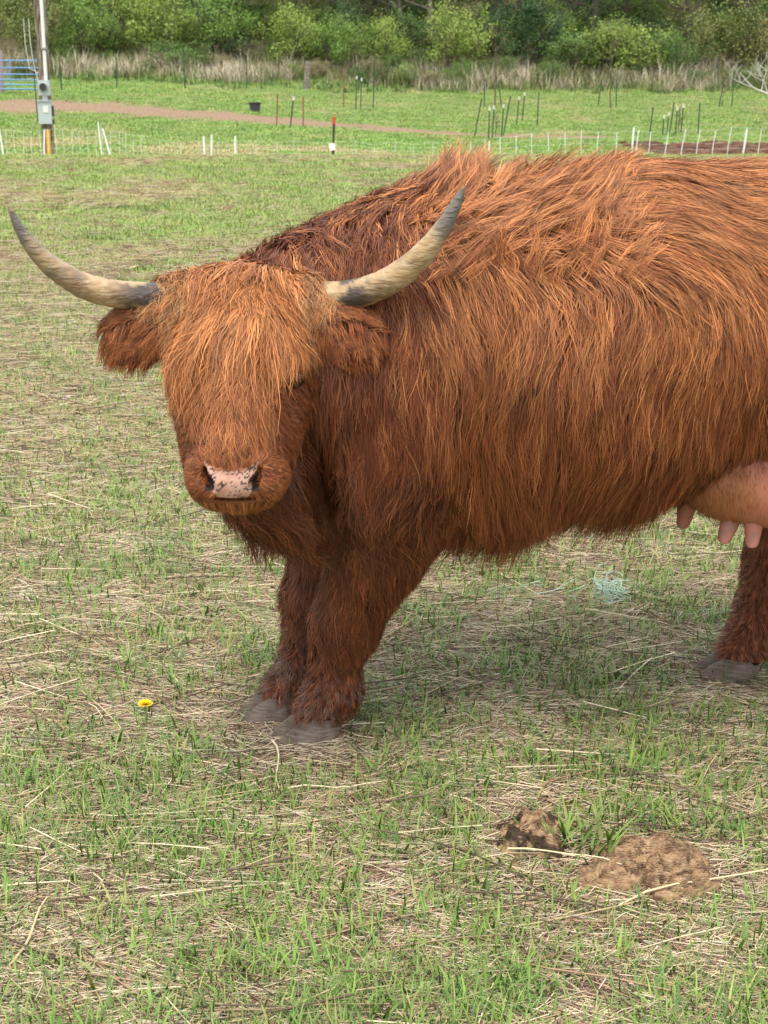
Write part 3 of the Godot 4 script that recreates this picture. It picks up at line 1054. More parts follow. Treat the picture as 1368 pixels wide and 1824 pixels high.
func grass_tone(d: float) -> Color:
	var c := Color(0.125, 0.215, 0.045)
	var q := rng.randf()
	if q < 0.3: c = Color(0.18, 0.275, 0.065)
	elif q < 0.5: c = Color(0.09, 0.165, 0.048)
	elif q < 0.62: c = Color(0.26, 0.27, 0.10)
	var v := rf(0.8, 1.25)
	return Color(c.r * v, c.g * v, c.b * v)

func build_cover() -> void:
	rng.seed = 101
	var gm := vmat(0.55, 0.4)
	gm.backlight_enabled = true
	gm.backlight = Color(0.5, 0.6, 0.35)
	var sm := vmat(0.65, 0.4)
	# matted straw
	for v in 5:
		var at := []; var cols := []
		for k in 4700:
			var s := spot(1.45, 13.0)
			if s.y > 6.0 and rng.randf() < sstep(6.0, 13.0, s.y): continue
			if on_pat(s.x, s.y, 0.01) or by_hoof(s.x, s.y) and rng.randf() < 0.6: continue
			if rng.randf() < 0.4 * greenness(s.x, s.y): continue
			at.append(xf(s.x, s.y, rng.randfn(0.0, 0.25) + (PI if rng.randf() < 0.5 else 0.0), rf(0.8, 1.25) * (1.0 + 0.25 * sstep(4.0, 9.0, s.y)))); cols.append(Color(1, 1, 1) * rf(0.8, 1.15))
		scatter("straw_litter", litter(48, 0.13, 0.025, 0.12, 0.0005, 0.0012), sm, at, cols, "flattened pale straw strewn over the pasture", "straw")
	# longer stalks lying across it
	for v in 6:
		var at := []; var cols := []
		for k in 360:
			var s := spot(1.45, 8.0)
			if on_pat(s.x, s.y, -0.03) or by_hoof(s.x, s.y): continue
			at.append(xf(s.x, s.y, rng.randfn(0.0, 0.5) + (PI if rng.randf() < 0.5 else 0.0), rf(0.7, 1.3))); cols.append(Color(1, 1, 1) * rf(0.85, 1.2))
		var t := Tris.new()
		for q in 2:
			straw_into(t, Vector3(rf(-0.05, 0.05), rf(0.015, 0.035), rf(-0.06, 0.06)), rf(-0.35, 0.35), rf(0.12, 0.26), rf(0.0010, 0.0018), straw_tone() * 1.1, 0.0)
		scatter("straw_stalks", t.mesh(), sm, at, cols, "long dry stalks lying on the grass", "straw")
	# fine short grass growing through
	for v in 4:
		var at := []; var cols := []
		for k in 7600:
			var s := spot(1.45, 10.0)
			if on_pat(s.x, s.y, 0.0) or by_hoof(s.x, s.y) and rng.randf() < 0.85: continue
			if rng.randf() > 0.24 + 0.85 * greenness(s.x, s.y): continue
			at.append(xf(s.x, s.y, rf(0, TAU), rf(0.7, 1.25))); cols.append(grass_tone(s.y))
		scatter("short_grass", turf(16, 0.055, 0.025, 0.075, 0.0026, 1.2), gm, at, cols, "short green grass growing through the straw", "grass")
	# leafier tufts with broad blades
	for v in 6:
		var at := []; var cols := []
		for k in 2500:
			var s := spot(1.45, 9.0)
			if on_pat(s.x, s.y, 0.0) or by_hoof(s.x, s.y) and rng.randf() < 0.85: continue
			if rng.randf() > 0.27 + 0.9 * greenness(s.x, s.y): continue
			at.append(xf(s.x, s.y, rf(0, TAU), rf(0.4, 0.95))); cols.append(grass_tone(s.y))
		scatter("leafy_grass", turf(4 + v % 3 * 2, 0.03, 0.04, 0.10, 0.0068, 1.7), gm, at, cols, "broad bladed grass tufts among the straw", "grass")
	# the tuft standing between the two pats
	var tuft_at := []; var tuft_col := []
	for k in 11:
		tuft_at.append(xf(0.355 + rf(-0.045, 0.045), 2.44 + rf(-0.04, 0.04), rf(0, TAU), rf(0.8, 1.6))); tuft_col.append(grass_tone(2.4))
	scatter("dung_side_grass", turf(5, 0.025, 0.05, 0.11, 0.0048, 0.9), gm, tuft_at, tuft_col, "taller green tuft between the two dung pats", "grass")
	# pasture up to the brow
	for v in 4:
		var at := []; var cols := []
		for k in 15500:
			var s := spot(4.2, 27.0)
			if rng.randf() > 0.38 + 0.62 * sstep(3.8, 8.5, s.y + 2.5 * noise_b.get_noise_2d(s.x * 20.0, s.y * 20.0)): continue
			var dry := dry_patch(s.x, s.y)
			if rng.randf() < 0.45 * dry: continue
			at.append(xf(s.x, s.y, rf(0, TAU), rf(0.7, 1.15) * (1.0 + 0.15 * sstep(8.0, 20.0, s.y))))
			var c := grass_tone(s.y) * 1.4
			cols.append(c.lerp(Color(0.36, 0.31, 0.15), (0.65 if rng.randf() < 0.25 + 0.35 * dry else 0.2)))
		scatter("pasture_grass", turf(26, 0.13, 0.02, 0.055, 0.0045, 1.4), gm, at, cols, "grazed spring grass running up to the brow", "grass")
	var fl := []; var flc := []
	for k in 10500:
		var s := spot(5.0, 24.0)
		if rng.randf() > 0.22 + dry_patch(s.x, s.y): continue
		fl.append(xf(s.x, s.y, rng.randfn(0.0, 0.4), rf(1.0, 1.6))); flc.append(Color(1, 1, 1) * rf(0.8, 1.1))
	scatter("old_hay", litter(26, 0.2, 0.05, 0.16, 0.0010, 0.0022), sm, fl, flc, "thin old hay scattered over the pasture", "straw")
	# meadow beyond the brow
	for v in 3:
		var at := []; var cols := []
		for k in 11000:
			var d := rf(30.0, 78.0)
			var x := rf(-1.0, 1.0) * (0.42 * d + 1.5)
			if rng.randf() < bare_track(x, d) + tilled(x, d): continue
			var dry := dry_patch(x, d)
			at.append(xf(x, d, rf(0, TAU), rf(0.7, 1.3)))
			var c := grass_tone(d) * 1.35
			if rng.randf() < 0.9 * dry: c = Color(0.44, 0.36, 0.20) * rf(0.75, 1.1)
			cols.append(c)
		scatter("meadow_grass", turf(34, 0.45, 0.03, 0.08, 0.014, 1.2), gm, at, cols, "green meadow grass beyond the brow", "grass")
	# clods on the tilled bed
	var cl := []; var clc := []
	for k in 900:
		var x := rf(7.0, 17.0); var d := rf(40.0, 54.0)
		if tilled(x, d) < 0.5: continue
		cl.append(xf(x, d, rf(0, TAU), rf(0.5, 1.6))); clc.append(Color(0.11, 0.062, 0.042) * rf(0.6, 1.3))
	scatter("soil_clods", rock_mesh(0.14, 5, 0.5), vmat(0.95, 0.2), cl, clc, "dark brown clods on the tilled bed", "soil")

func rock_mesh(r: float, sd: int, rough: float, flat := 0.6) -> ArrayMesh:
	var t := Tris.new()
	var rings := 8; var segs := 12
	for k in rings + 1:
		var a := PI * k / rings
		for j in segs:
			var b := TAU * j / segs
			var n := Vector3(sin(a) * cos(b), cos(a), sin(a) * sin(b))
			var q := 1.0 + rough * noise_b.get_noise_3dv(n * 22.0 + Vector3.ONE * sd * 13.0)
			t.v.append(Vector3(n.x, n.y * flat, n.z) * r * q); t.n.append(n); t.c.append(Color(1, 1, 1))
	for k in rings:
		for j in segs:
			var a := k * segs + j; var b := k * segs + (j + 1) % segs
			t.i.append_array([a, a + segs, b, b, a + segs, b + segs])
	return t.mesh()

# a crumbled cow pat: cracked mound with layered shelves
func pat_mesh(r: float, h: float, sd: int, dark: float) -> ArrayMesh:
	var t := Tris.new()
	var nr := 46; var ns := 96
	var off := Vector3(sd * 7.3, sd * 3.1, sd * 5.7)
	for k in nr + 1:
		var u := float(k) / nr
		for j in ns:
			var a := TAU * j / ns
			var dirv := Vector3(cos(a), 0, sin(a))
			var edge := 1.0 + 0.42 * noise_b.get_noise_3dv(dirv * 20.0 + off)
			var p := dirv * (r * u * edge)
			var big := noise_b.get_noise_3dv(p * 300.0 + off)
			var fine := noise_b.get_noise_3dv(p * 1300.0 + off)
			var grit := noise_b.get_noise_3dv(p * 3800.0 + off)
			var hh := h * pow(maxf(1.0 - u * u, 0.0), 0.65) * (0.85 + 0.5 * big)
			var shelf := 0.017
			var fr := hh / shelf - floorf(hh / shelf)
			hh = lerpf(hh, (floorf(hh / shelf) + sstep(0.62, 1.0, fr)) * shelf, 0.75)      # broken layers
			var crack := 1.0 - sstep(0.0, 0.07, absf(noise_b.get_noise_3dv(p * Vector3(260, 1, 420) + off * 2.0)))
			hh -= 0.022 * crack * (1.0 - u * u)
			hh += 0.0045 * fine * (1.0 - u * 0.7) + 0.0012 * grit
			p.y = maxf(hh, 0.0) - 0.006 * u
			t.v.append(p)
			t.n.append(Vector3.UP)
			var c := Color(0.30, 0.195, 0.115).lerp(Color(0.17, 0.10, 0.06), sstep(-0.25, 0.35, fine + 0.4 * big))
			c = c.lerp(Color(0.40, 0.29, 0.18), 0.7 * sstep(0.05, 0.4, grit))
			c = c.lerp(Color(0.06, 0.04, 0.03), 0.75 * crack)
			c = c.lerp(Color(0.035, 0.026, 0.022), dark * sstep(0.0, 0.2, noise_b.get_noise_3dv(p * 380.0 + off) + 0.4 * fine))
			t.c.append(c)
	for k in nr:
		for j in ns:
			var a := k * ns + j; var b := k * ns + (j + 1) % ns
			t.i.append_array([a, a + ns, b, b, a + ns, b + ns])
	for k in t.n.size(): t.n[k] = Vector3.ZERO
	for q in range(0, t.i.size(), 3):
		var fn := (t.v[t.i[q + 2]] - t.v[t.i[q]]).cross(t.v[t.i[q + 1]] - t.v[t.i[q]])
		for e in 3: t.n[t.i[q + e]] += fn
	for k in t.n.size():
		t.n[k] = t.n[k].normalized() if t.n[k].length_squared() > 1e-16 else Vector3.UP
		if t.n[k].y < 0.0: t.n[k] = -t.n[k]
	return t.mesh()

func build_small_things() -> void:
	rng.seed = 303
	var pm := vmat(0.95, 0.2)
	pm.heightmap_enabled = true
	pm.heightmap_texture = noise_tex(0.035, [[0.2, Color(0, 0, 0)], [0.8, Color(1, 1, 1)]], 256, FastNoiseLite.TYPE_SIMPLEX, 41, 5)
	pm.heightmap_scale = 0.4
	pm.uv1_triplanar = true
	pm.uv1_world_triplanar = true
	pm.uv1_scale = Vector3(8, 22, 14)
	var a := part("dung_pat", pat_mesh(0.085, 0.085, 1, 0.9), pm, self)
	a.position = Vector3(0.268, 0, -2.47)
	tag(a, "small dung mound with a blackened top, left of the grass tuft", "dung")
	var b := part("dung_pat", pat_mesh(0.150, 0.078, 2, 0.25), pm, self)
	b.position = Vector3(0.47, 0, -2.36); b.scale = Vector3(1, 1, 0.85)
	tag(b, "large cracked brown dung pat right of the grass tuft", "dung")
	var c := part("dung_pat", pat_mesh(0.085, 0.022, 3, 0.0), pm, self)
	c.position = Vector3(0.62, 0, -2.32)
	tag(c, "low flattened tan dung crust under straw, rightmost in the foreground", "dung")
	for q in [[-3.98, 19.1, 0.10, "small brown dung lump far left on the pasture, below the utility pole"], [-1.50, 14.3, 0.12, "dark dung lump on the pasture above the cow's left horn"], [-0.6, 17.5, 0.07, "tiny dark dung lump on the pasture near the brow"]]:
		var o := part("dung_lump", pat_mesh(q[2], 0.06, int(q[1]), 0.5), pm, self)
		o.position = on_ground(q[0], q[1])
		tag(o, q[3], "dung")
	# dandelion
	var dn := thing("dandelion", Vector3(-0.525, 0, -2.985), "single yellow dandelion left of the cow's front hooves", "flower")
	part("stem", tube([Vector3(0.004, 0, 0), Vector3(0.002, 0.03, 0.002), Vector3(0, 0.062, 0.004)], [0.0022, 0.002, 0.002], 6), mat(Color(0.16, 0.24, 0.08)), dn)
	var fh := Tris.new()
	for ring in 4:
		var cnt: int = [16, 15, 12, 8][ring]
		for k in cnt:
			var an := TAU * k / cnt + ring * 0.3 + rf(-0.1, 0.1)
			var l: float = [0.0165, 0.0145, 0.011, 0.006][ring]
			var el: float = [0.15, 0.45, 0.8, 1.2][ring]
			var dv := Vector3(cos(an) * cos(el), sin(el), sin(an) * cos(el))
			var sd := Vector3(-sin(an), 0, cos(an)) * 0.0022
			var p0 := Vector3(0, 0.064, 0.004); var p1 := p0 + dv * l
			var yc := Color(0.78, 0.56, 0.012) * rf(0.85, 1.1)
			fh.quad(p0 - sd * 0.6, p0 + sd * 0.6, p1 + sd, p1 - sd, yc)
			fh.quad(p0 - sd * 0.6 + Vector3.UP * 0.0004, p1 - sd + Vector3.UP * 0.0004, p1 + sd + Vector3.UP * 0.0004, p0 + sd * 0.6 + Vector3.UP * 0.0004, yc)
	part("flower_head", fh.mesh(), vmat(0.7, 0.3), dn)
	for k in 5:
		var lf := Tris.new()
		blade_into(lf, Vector3.ZERO, TAU * k / 5.0 + 0.4, rf(0.05, 0.08), 0.014, 0.7, Color(0.07, 0.15, 0.04), 4, 0.9)
		part("leaf", lf.mesh(), vmat(0.6, 0.4), dn)
	# twine
	var tw := vmat(0.6, 0.4)
	for q in [[Vector3(0.614, 0.03, -3.776), 0.048, 60, "pale mint green tangle of baler twine on the grass behind the belly"], [Vector3(0.80, 0.012, -3.64), 0.03, 14, "short pale green twine scrap lying near the hind hoof"], [Vector3(0.32, 0.012, -3.80), 0.06, 16, "loose pale green twine strands on the straw left of the tangle"]]:
		var t := Tris.new()
		for s in int(q[2]):
			var pts := []; var rad := []
			var p := Vector3(rf(-1, 1), rf(-0.4, 1), rf(-1, 1)) * (q[1] as float)
			if int(q[2]) < 30: p = Vector3(rf(-1, 1) * q[1] * 2.2, rf(0, 0.008), rf(-1, 1) * 0.012)
			var dv := Vector3(rf(-1, 1), rf(-0.6, 0.6), rf(-1, 1)).normalized()
			if int(q[2]) < 30: dv = Vector3(1, 0, rf(-0.4, 0.4)).normalized()
			for k in 6:
				pts.append(p); rad.append(0.0009 if int(q[2]) > 30 else 0.0014)
				dv = (dv + Vector3(rf(-1, 1), rf(-1, 1), rf(-1, 1)) * (0.7 if int(q[2]) > 30 else 0.15) - p * (9.0 if int(q[2]) > 30 else 0.0)).normalized()
				p += dv * ((q[1] as float) * 0.45)
				p.y = maxf(p.y, -0.008)
			tube_into(t, PackedVector3Array(pts), PackedFloat32Array(rad), 4, PackedColorArray([Color(0.45, 0.60, 0.50) * rf(0.8, 1.2)]))
		var o := part("twine_tangle", t.mesh(), tw, self)
		o.position = q[0]
		tag(o, q[3], "twine")
	# sticks and stout stalks that can be picked out one by one
	var st := [
		["stick", Vector3(0.10, 0.014, -1.99), Vector3(0.30, 0.03, -2.08), 0.006, Color(0.17, 0.10, 0.065), "brown bent stick lying at the bottom edge of the picture"],
		["straw_stem", Vector3(-0.19, 0.03, -2.645), Vector3(-0.005, 0.04, -2.675), 0.0032, Color(0.58, 0.50, 0.36), "long pale straw stem lying below the near front hoof"],
		["straw_stem", Vector3(-0.62, 0.02, -2.05), Vector3(-0.565, 0.05, -2.22), 0.0045, Color(0.50, 0.37, 0.24), "stout bent tan stem at the lower left corner"],
		["straw_stem", Vector3(-0.25, 0.03, -2.87), Vector3(-0.195, 0.03, -2.66), 0.004, Color(0.56, 0.46, 0.34), "dry curled stem running down from the front hooves"],
		["stick", Vector3(-0.53, 0.05, -3.10), Vector3(-0.44, 0.02, -3.0), 0.0035, Color(0.16, 0.10, 0.07), "dark twig slanting beside the dandelion"],
		["stick", Vector3(-0.60, 0.085, -3.10), Vector3(-0.58, 0.0, -3.04), 0.002, Color(0.15, 0.10, 0.07), "thin dark upright stem left of the dandelion"],
		["straw_stem", Vector3(0.41, 0.03, -2.22), Vector3(0.74, 0.05, -2.36), 0.0035, Color(0.60, 0.49, 0.30), "long yellow straw stem below the large dung pat"],
		["straw_stem", Vector3(0.23, 0.05, -2.40), Vector3(0.42, 0.055, -2.32), 0.003, Color(0.60, 0.50, 0.32), "pale straw stem leaning on the large dung pat"],
		["stick", Vector3(0.30, 0.03, -2.66), Vector3(0.50, 0.035, -2.75), 0.0035, Color(0.24, 0.15, 0.095), "thin brown stick lying above the dung mound"],
	]
	var wm := vmat(0.85, 0.3)
	for s in st:
		var p0: Vector3 = s[1]; var p1: Vector3 = s[2]; var r: float = s[3]
		var side := (p1 - p0).cross(Vector3.UP).normalized()
		var pts := []; var rad := []
		for k in 7:
			var u := k / 6.0
			pts.append(p0.lerp(p1, u) - p0 + side * (0.07 * (p1 - p0).length() * sin(u * 4.0 + p0.x * 9.0)) + Vector3.UP * 0.003 * sin(u * 9.0))
			rad.append(0.62 * r * (1.0 - 0.45 * u) * (1.0 + 0.12 * sin(k * 2.7)))
		var o := part(s[0], tube(pts, rad, 7, s[4]), wm, self)
		o.position = p0
		tag(o, s[5], "stick" if s[0] == "stick" else "straw")

# ---------------------------------------------------------------- things beyond the brow
func steel_post(x: float, d: float, h: float, lean_x: float, kind: int, label: String, group: String, called := "metal_post") -> void:
	# a studded T-section fence post; kind 0 green, 1 green with white top, 2 rusty, 3 dark with red top and white foot
	var o := thing(called, on_ground(x, d), label, "post", group)
	var cols := [Color(0.035, 0.06, 0.042), Color(0.035, 0.065, 0.045), Color(0.20, 0.085, 0.045), Color(0.05, 0.05, 0.045)]
	var t := Tris.new()
	var n := Vector3(lean_x, h, 0)
	var b := Basis(n.normalized().cross(Vector3.BACK).normalized(), n.normalized(), Vector3.BACK)
	var L := n.length()
	var top := 0.13 if kind == 1 or kind == 3 else 0.0
	var mid := b * Vector3(0, (L - top) * 0.5 - 0.1, 0)
	box_into(t, mid, Vector3(0.045, L - top + 0.2, 0.008), b)
	box_into(t, mid + b * Vector3(0, 0, -0.022), Vector3(0.008, L - top + 0.2, 0.036), b)
	for k in int((L - top) / 0.12):
		box_into(t, b * Vector3(0, 0.1 + k * 0.12, 0.008), Vector3(0.02, 0.025, 0.01), b)
	part("shaft", t.mesh(), mat(cols[kind], 0.7), o)
	if top > 0.0:
		var c := Tris.new()
		box_into(c, b * Vector3(0, L - top * 0.5, 0.0), Vector3(0.055, top, 0.05), b)
		part("tip", c.mesh(), mat(Color(0.60, 0.60, 0.58) if kind == 1 else Color(0.5, 0.07, 0.04), 0.6), o)
	if kind == 3:
		var c := Tris.new()
		box_into(c, Vector3(-0.01, 0.27, 0.03), Vector3(0.10, 0.12, 0.06), Basis(Vector3(0, 0, 1), 0.2))
		part("insulator", c.mesh(), mat(Color(0.75, 0.75, 0.73), 0.5), o)

func build_posts() -> void:
	var ga := "posts of the tree guard in the middle of the meadow"
	steel_post(3.35, 56.4, 1.36, 0.24, 0, "green post leaning right, leftmost of the middle tree guard", ga)
	steel_post(3.80, 55.4, 1.12, 0.02, 1, "white tipped green post, left one of the close pair in the middle guard", ga)
	steel_post(3.99, 56.2, 1.14, 0.05, 1, "white tipped green post, right one of the close pair in the middle guard", ga)
	steel_post(4.35, 56.4, 1.18, 0.05, 1, "white tipped green post crossing a leaning bare one in the middle guard", ga)
	steel_post(4.50, 57.5, 1.45, 0.24, 0, "bare green post leaning behind a white tipped one in the middle guard", ga)
	var gb := "posts standing just behind the middle tree guard"
	steel_post(5.40, 62.2, 1.10, 0.08, 1, "white tipped post left of the three behind the middle guard", gb)
	steel_post(5.75, 63.6, 1.15, 0.08, 1, "white tipped post in the middle of the three behind the middle guard", gb)
	steel_post(6.18, 61.6, 1.31, 0.03, 0, "plain dark post right of the three behind the middle guard", gb)
	var gc := "posts of the tree guard on the right of the meadow"
	steel_post(10.16, 58.3, 1.04, 0.08, 0, "plain green post, leftmost of the right tree guard", gc)
	steel_post(10.62, 58.1, 0.74, 0.02, 1, "shortest white tipped post of the right tree guard", gc)
	steel_post(10.77, 58.0, 0.85, 0.03, 1, "short white tipped post beside the shortest one in the right guard", gc)
	steel_post(10.95, 58.5, 1.16, 0.12, 0, "plain green post leaning right in the right tree guard", gc)
	steel_post(11.11, 58.1, 1.05, 0.02, 1, "tall white tipped post in the middle of the right guard", gc)
	steel_post(11.53, 59.2, 1.05, 0.05, 1, "tall white tipped post right of the middle in the right guard", gc)
	steel_post(12.09, 58.7, 1.17, 0.0, 0, "plain upright post, rightmost of the right tree guard", gc)
	var gd := "posts round the young trees near the wood"
	steel_post(9.69, 69.4, 1.17, 0.13, 0, "dark post leaning towards the tall young tree on its left", gd)
	steel_post(10.45, 69.0, 1.21, -0.03, 0, "dark upright post right of the tall young tree", gd)
	steel_post(15.08, 69.0, 1.29, 0.17, 0, "dark leaning post near the white fallen branch", gd)
	steel_post(15.66, 69.0, 1.29, 0.0, 0, "dark upright post right of the leaning one near the white branch", gd)
	steel_post(4.52, 68.9, 1.21, -0.03, 0, "dark post left of the young tree above the cow's withers", gd)
	steel_post(5.31, 69.4, 1.10, -0.15, 0, "dark post leaning left beside the young tree above the withers", gd)
	var ge := "posts by the dirt track left of centre"
	steel_post(-3.75, 53.3, 1.04, 0.06, 2, "rusty thin post left of the white tipped one by the track", ge)
	steel_post(-3.24, 52.7, 1.05, 0.14, 1, "white tipped green post leaning right by the dirt track", ge)
	steel_post(-2.86, 54.0, 0.99, 0.02, 2, "orange rusted post right of the white tipped one by the track", ge)
	steel_post(-1.19, 64.6, 1.36, 0.05, 1, "white tipped post, left of a close pair beyond the track", ge)
	steel_post(-1.00, 64.8, 1.30, 0.06, 1, "white tipped post, right of a close pair beyond the track", ge)
	steel_post(-0.46, 66.1, 2.13, 0.05, 0, "tallest dark post beyond the track, right of the white tipped pair", ge)
	steel_post(-1.71, 64.9, 1.30, 0.01, 2, "thin rusty post left of the white tipped pair beyond the track", ge)
	steel_post(-0.93, 27.6, 0.80, 0.03, 3, "dark post with red top and white insulator in the netting", "", "marker_post")
	# fence along the wood
	var gf := "posts of the fence along the wood"
	var fx := [[-12.68, 60.5, 1.36], [-11.29, 65.0, 1.31], [-8.73, 67.5, 1.75], [-6.29, 70.5, 1.45], [2.49, 76.2, 1.2], [8.41, 77.0, 1.26], [16.69, 77.0, 1.61]]
	var fl := ["dark fence post just right of the utility pole by the gate", "dark wood-edge fence post above the track's left end", "tall dark wood-edge fence post second from the pole", "dark wood-edge fence post above the rubber tub", "dark wood-edge fence post left of the young tree at the centre", "dark wood-edge fence post between the two young trees", "dark wood-edge fence post behind the white fallen branch"]
	for k in fx.size():
		steel_post(fx[k][0], fx[k][1], fx[k][2], 0.03 if k % 2 else -0.02, 0, fl[k], gf, "fence_post")
	# a weathered wooden stub among them
	var s := thing("wooden_post", on_ground(-3.63, 72.3), "weathered grey wooden post stub in front of the dry grass", "post")
	part("stub", tube([Vector3(0, -0.1, 0), Vector3(0.01, 0.5, 0), Vector3(0.06, 1.0, 0), Vector3(0.07, 1.28, 0)], [0.17, 0.15, 0.13, 0.12], 10), textured(Color(0.36, 0.31, 0.26), noise_tex(0.03, [[0.2, Color(0.5, 0.5, 0.5)], [0.8, Color(1, 1, 1)]], 128), 2.0), s)

func build_netting() -> void:
	rng.seed = 77
	var o := thing("electric_netting", Vector3.ZERO, "low white electric netting strung across the pasture on thin stakes", "netting")
	var white := mat(Color(0.78, 0.78, 0.76), 0.6)
	var tops := PackedVector3Array(); var feet := PackedVector3Array()
	var x := -8.4
	while x < 8.6:
		var d := 28.3 + 0.5 * sin(x * 0.35) + 0.4 * sin(x * 0.9)
		var g := ground(x, d)
		var sag := sstep(-5.2, -3.6, x) * (1.0 - sstep(0.5, 3.4, x))
		var h := lerpf(0.58, 0.36, sag) + 0.02 * sin(x * 7.0)
		feet.append(Vector3(x, g + 0.02, -d))
		tops.append(Vector3(x + rf(-0.03, 0.03) + 0.06 * sstep(4.0, 6.0, x), g + h + 0.10 * sstep(4.5, 8.0, x), -d))
		x += 0.145 if x < -4.6 else (0.30 if x > 1.5 else 0.36)
	for k in tops.size():
		var m := (feet[k] + tops[k]) * 0.5 + Vector3(rf(-0.015, 0.015), 0, 0)
		part("upright_string", tube([feet[k], m, tops[k]], [0.003, 0.003, 0.003] if tops[k].x < 1.5 else [0.0075, 0.0075, 0.0075], 4), white, o)
	for r in 6:
		var pts := []; var rad := []
		for k in tops.size():
			pts.append(feet[k].lerp(tops[k], r / 5.0)); rad.append(0.0014)
		part("long_string", tube(pts, rad, 4), white, o)
	# stakes: x, lean, height, radius
	for s in [[-6.98, -0.06, 0.60, 0.016], [-6.30, 0.05, 0.60, 0.016], [-5.03, -0.16, 0.62, 0.016], [-5.22, -0.05, 0.74, 0.013], [-3.28, 0.0, 0.46, 0.018], [-3.16, 0.03, 0.48, 0.016], [-2.72, 0.03, 0.45, 0.016], [2.0, 0.0, 0.45, 0.014], [4.62, 0.03, 0.66, 0.018], [4.68, 0.06, 0.62, 0.010], [6.72, 0.05, 0.62, 0.012]]:
		var d := 28.25 + 0.5 * sin(s[0] * 0.35) + 0.4 * sin(s[0] * 0.9)
		var p := on_ground(s[0], d)
		part("stake", tube([p - Vector3(0, 0.1, 0), p + Vector3(s[1], s[2], 0.02)], [s[3], s[3] * 0.85], 7), white, o)
	var y := thing("marker_stake", on_ground(-7.22, 32.72), "yellow marker stake against the foot of the utility pole", "stake")
	part("stake", tube([Vector3(0, -0.1, 0), Vector3(0.01, 0.72, 0.0)], [0.05, 0.045], 8), mat(Color(0.62, 0.36, 0.03), 0.6), y)

func build_pole() -> void:
	var o := thing("utility_pole", on_ground(-7.29, 33.0), "grey wooden utility pole carrying an electricity meter and a white conduit", "utility pole")
	var g := o.position.y
	var wood := textured(Color(0.30, 0.245, 0.20), noise_tex(0.02, [[0.2, Color(0.45, 0.43, 0.4)], [0.5, Color(0.8, 0.78, 0.75)], [0.8, Color(1, 1, 1)]], 256, FastNoiseLite.TYPE_SIMPLEX, 31, 5), 1.0, 0.9)
	wood.uv1_scale = Vector3(3, 0.4, 3)
	part("shaft", tube([Vector3(0.0, -0.6, 0), Vector3(0.02, 3, 0), Vector3(0.06, 6.0, 0), Vector3(0.09, 9.0, 0)], [0.135, 0.125, 0.11, 0.10], 14), wood, o)
	var pipe := mat(Color(0.66, 0.66, 0.64), 0.5)
	part("conduit", tube([Vector3(0.075, 1.75, 0.125), Vector3(0.085, 3.5, 0.12), Vector3(0.13, 8.5, 0.11)], [0.038, 0.038, 0.038], 10), pipe, o)
	for k in 3:
		part("pipe_strap", tube([Vector3(0.03 + k * 0.012, 2.4 + k * 1.6, 0.13), Vector3(0.13 + k * 0.012, 2.4 + k * 1.6, 0.135)], [0.045, 0.045], 6), mat(Color(0.25, 0.25, 0.24), 0.5), o)
	var grey := mat(Color(0.40, 0.44, 0.45), 0.45, 0.5)
	var dark := mat(Color(0.03, 0.03, 0.032), 0.3, 0.5)
	# meter socket: y from the foot of the pole
	var mb := Tris.new()
	box_into(mb, Vector3(0.045, 1.60, 0.20), Vector3(0.245, 0.31, 0.12))
	var mbo := part("meter_box", mb.mesh(), grey, o)
	var cy := CylinderMesh.new()
	cy.top_radius = 0.088; cy.bottom_radius = 0.10; cy.height = 0.08; cy.radial_segments = 24
	var ring := part("meter_ring", cy, mat(Color(0.34, 0.36, 0.37), 0.35), mbo)
	ring.position = Vector3(0.045, 1.62, 0.29); ring.rotation.x = PI / 2
	var gl := CylinderMesh.new()
	gl.top_radius = 0.075; gl.bottom_radius = 0.078; gl.height = 0.06; gl.radial_segments = 24
	var gg := part("meter_glass", gl, dark, mbo)
	gg.position = Vector3(0.045, 1.62, 0.325); gg.rotation.x = PI / 2
	var nb := Tris.new()
	box_into(nb, Vector3(0.045, 1.385, 0.20), Vector3(0.10, 0.12, 0.08))
	part("nipple", nb.mesh(), grey, o)
	var db := Tris.new()
	box_into(db, Vector3(0.035, 1.09, 0.20), Vector3(0.285, 0.47, 0.14))
	var dbo := part("disconnect_box", db.mesh(), grey, o)
	var hb := Tris.new()
	box_into(hb, Vector3(0.035, 1.335, 0.21), Vector3(0.30, 0.02, 0.18))
	part("rain_hood", hb.mesh(), grey, dbo)
	var pl := Tris.new()
	box_into(pl, Vector3(0.06, 1.16, 0.274), Vector3(0.11, 0.14, 0.012))
	part("label_plate", pl.mesh(), mat(Color(0.62, 0.65, 0.60), 0.5), dbo)
	var lv := Tris.new()
	box_into(lv, Vector3(0.20, 1.12, 0.2), Vector3(0.035, 0.22, 0.05))
	part("switch_lever", lv.mesh(), dark, dbo)
	var sb := Tris.new()
	box_into(sb, Vector3(0.19, 0.90, 0.2), Vector3(0.05, 0.10, 0.06))
	part("outlet", sb.mesh(), dark, dbo)
	for k in 2:
		var xx := -0.16 - 0.11 * k
		part("wire", tube([Vector3(-0.08, 1.7 + 0.2 * k, 0.1), Vector3(xx, 2.0, 0.1), Vector3(xx - 0.05, 2.5, 0.1), Vector3(xx - 0.06, 3.0, 0.08)], [0.008, 0.008, 0.008, 0.007], 6), mat(Color(0.6, 0.6, 0.58), 0.6), o)
	part("cable", tube([Vector3(-0.17, 0.9, 0.06), Vector3(-0.19, 1.8, 0.05), Vector3(-0.16, 2.6, 0.05)], [0.012, 0.012, 0.012], 6), dark, o)
	part("crossarm", tube([Vector3(-0.9, 8.4, 0.13), Vector3(1.1, 8.4, 0.13)], [0.06, 0.06], 4), wood, o)

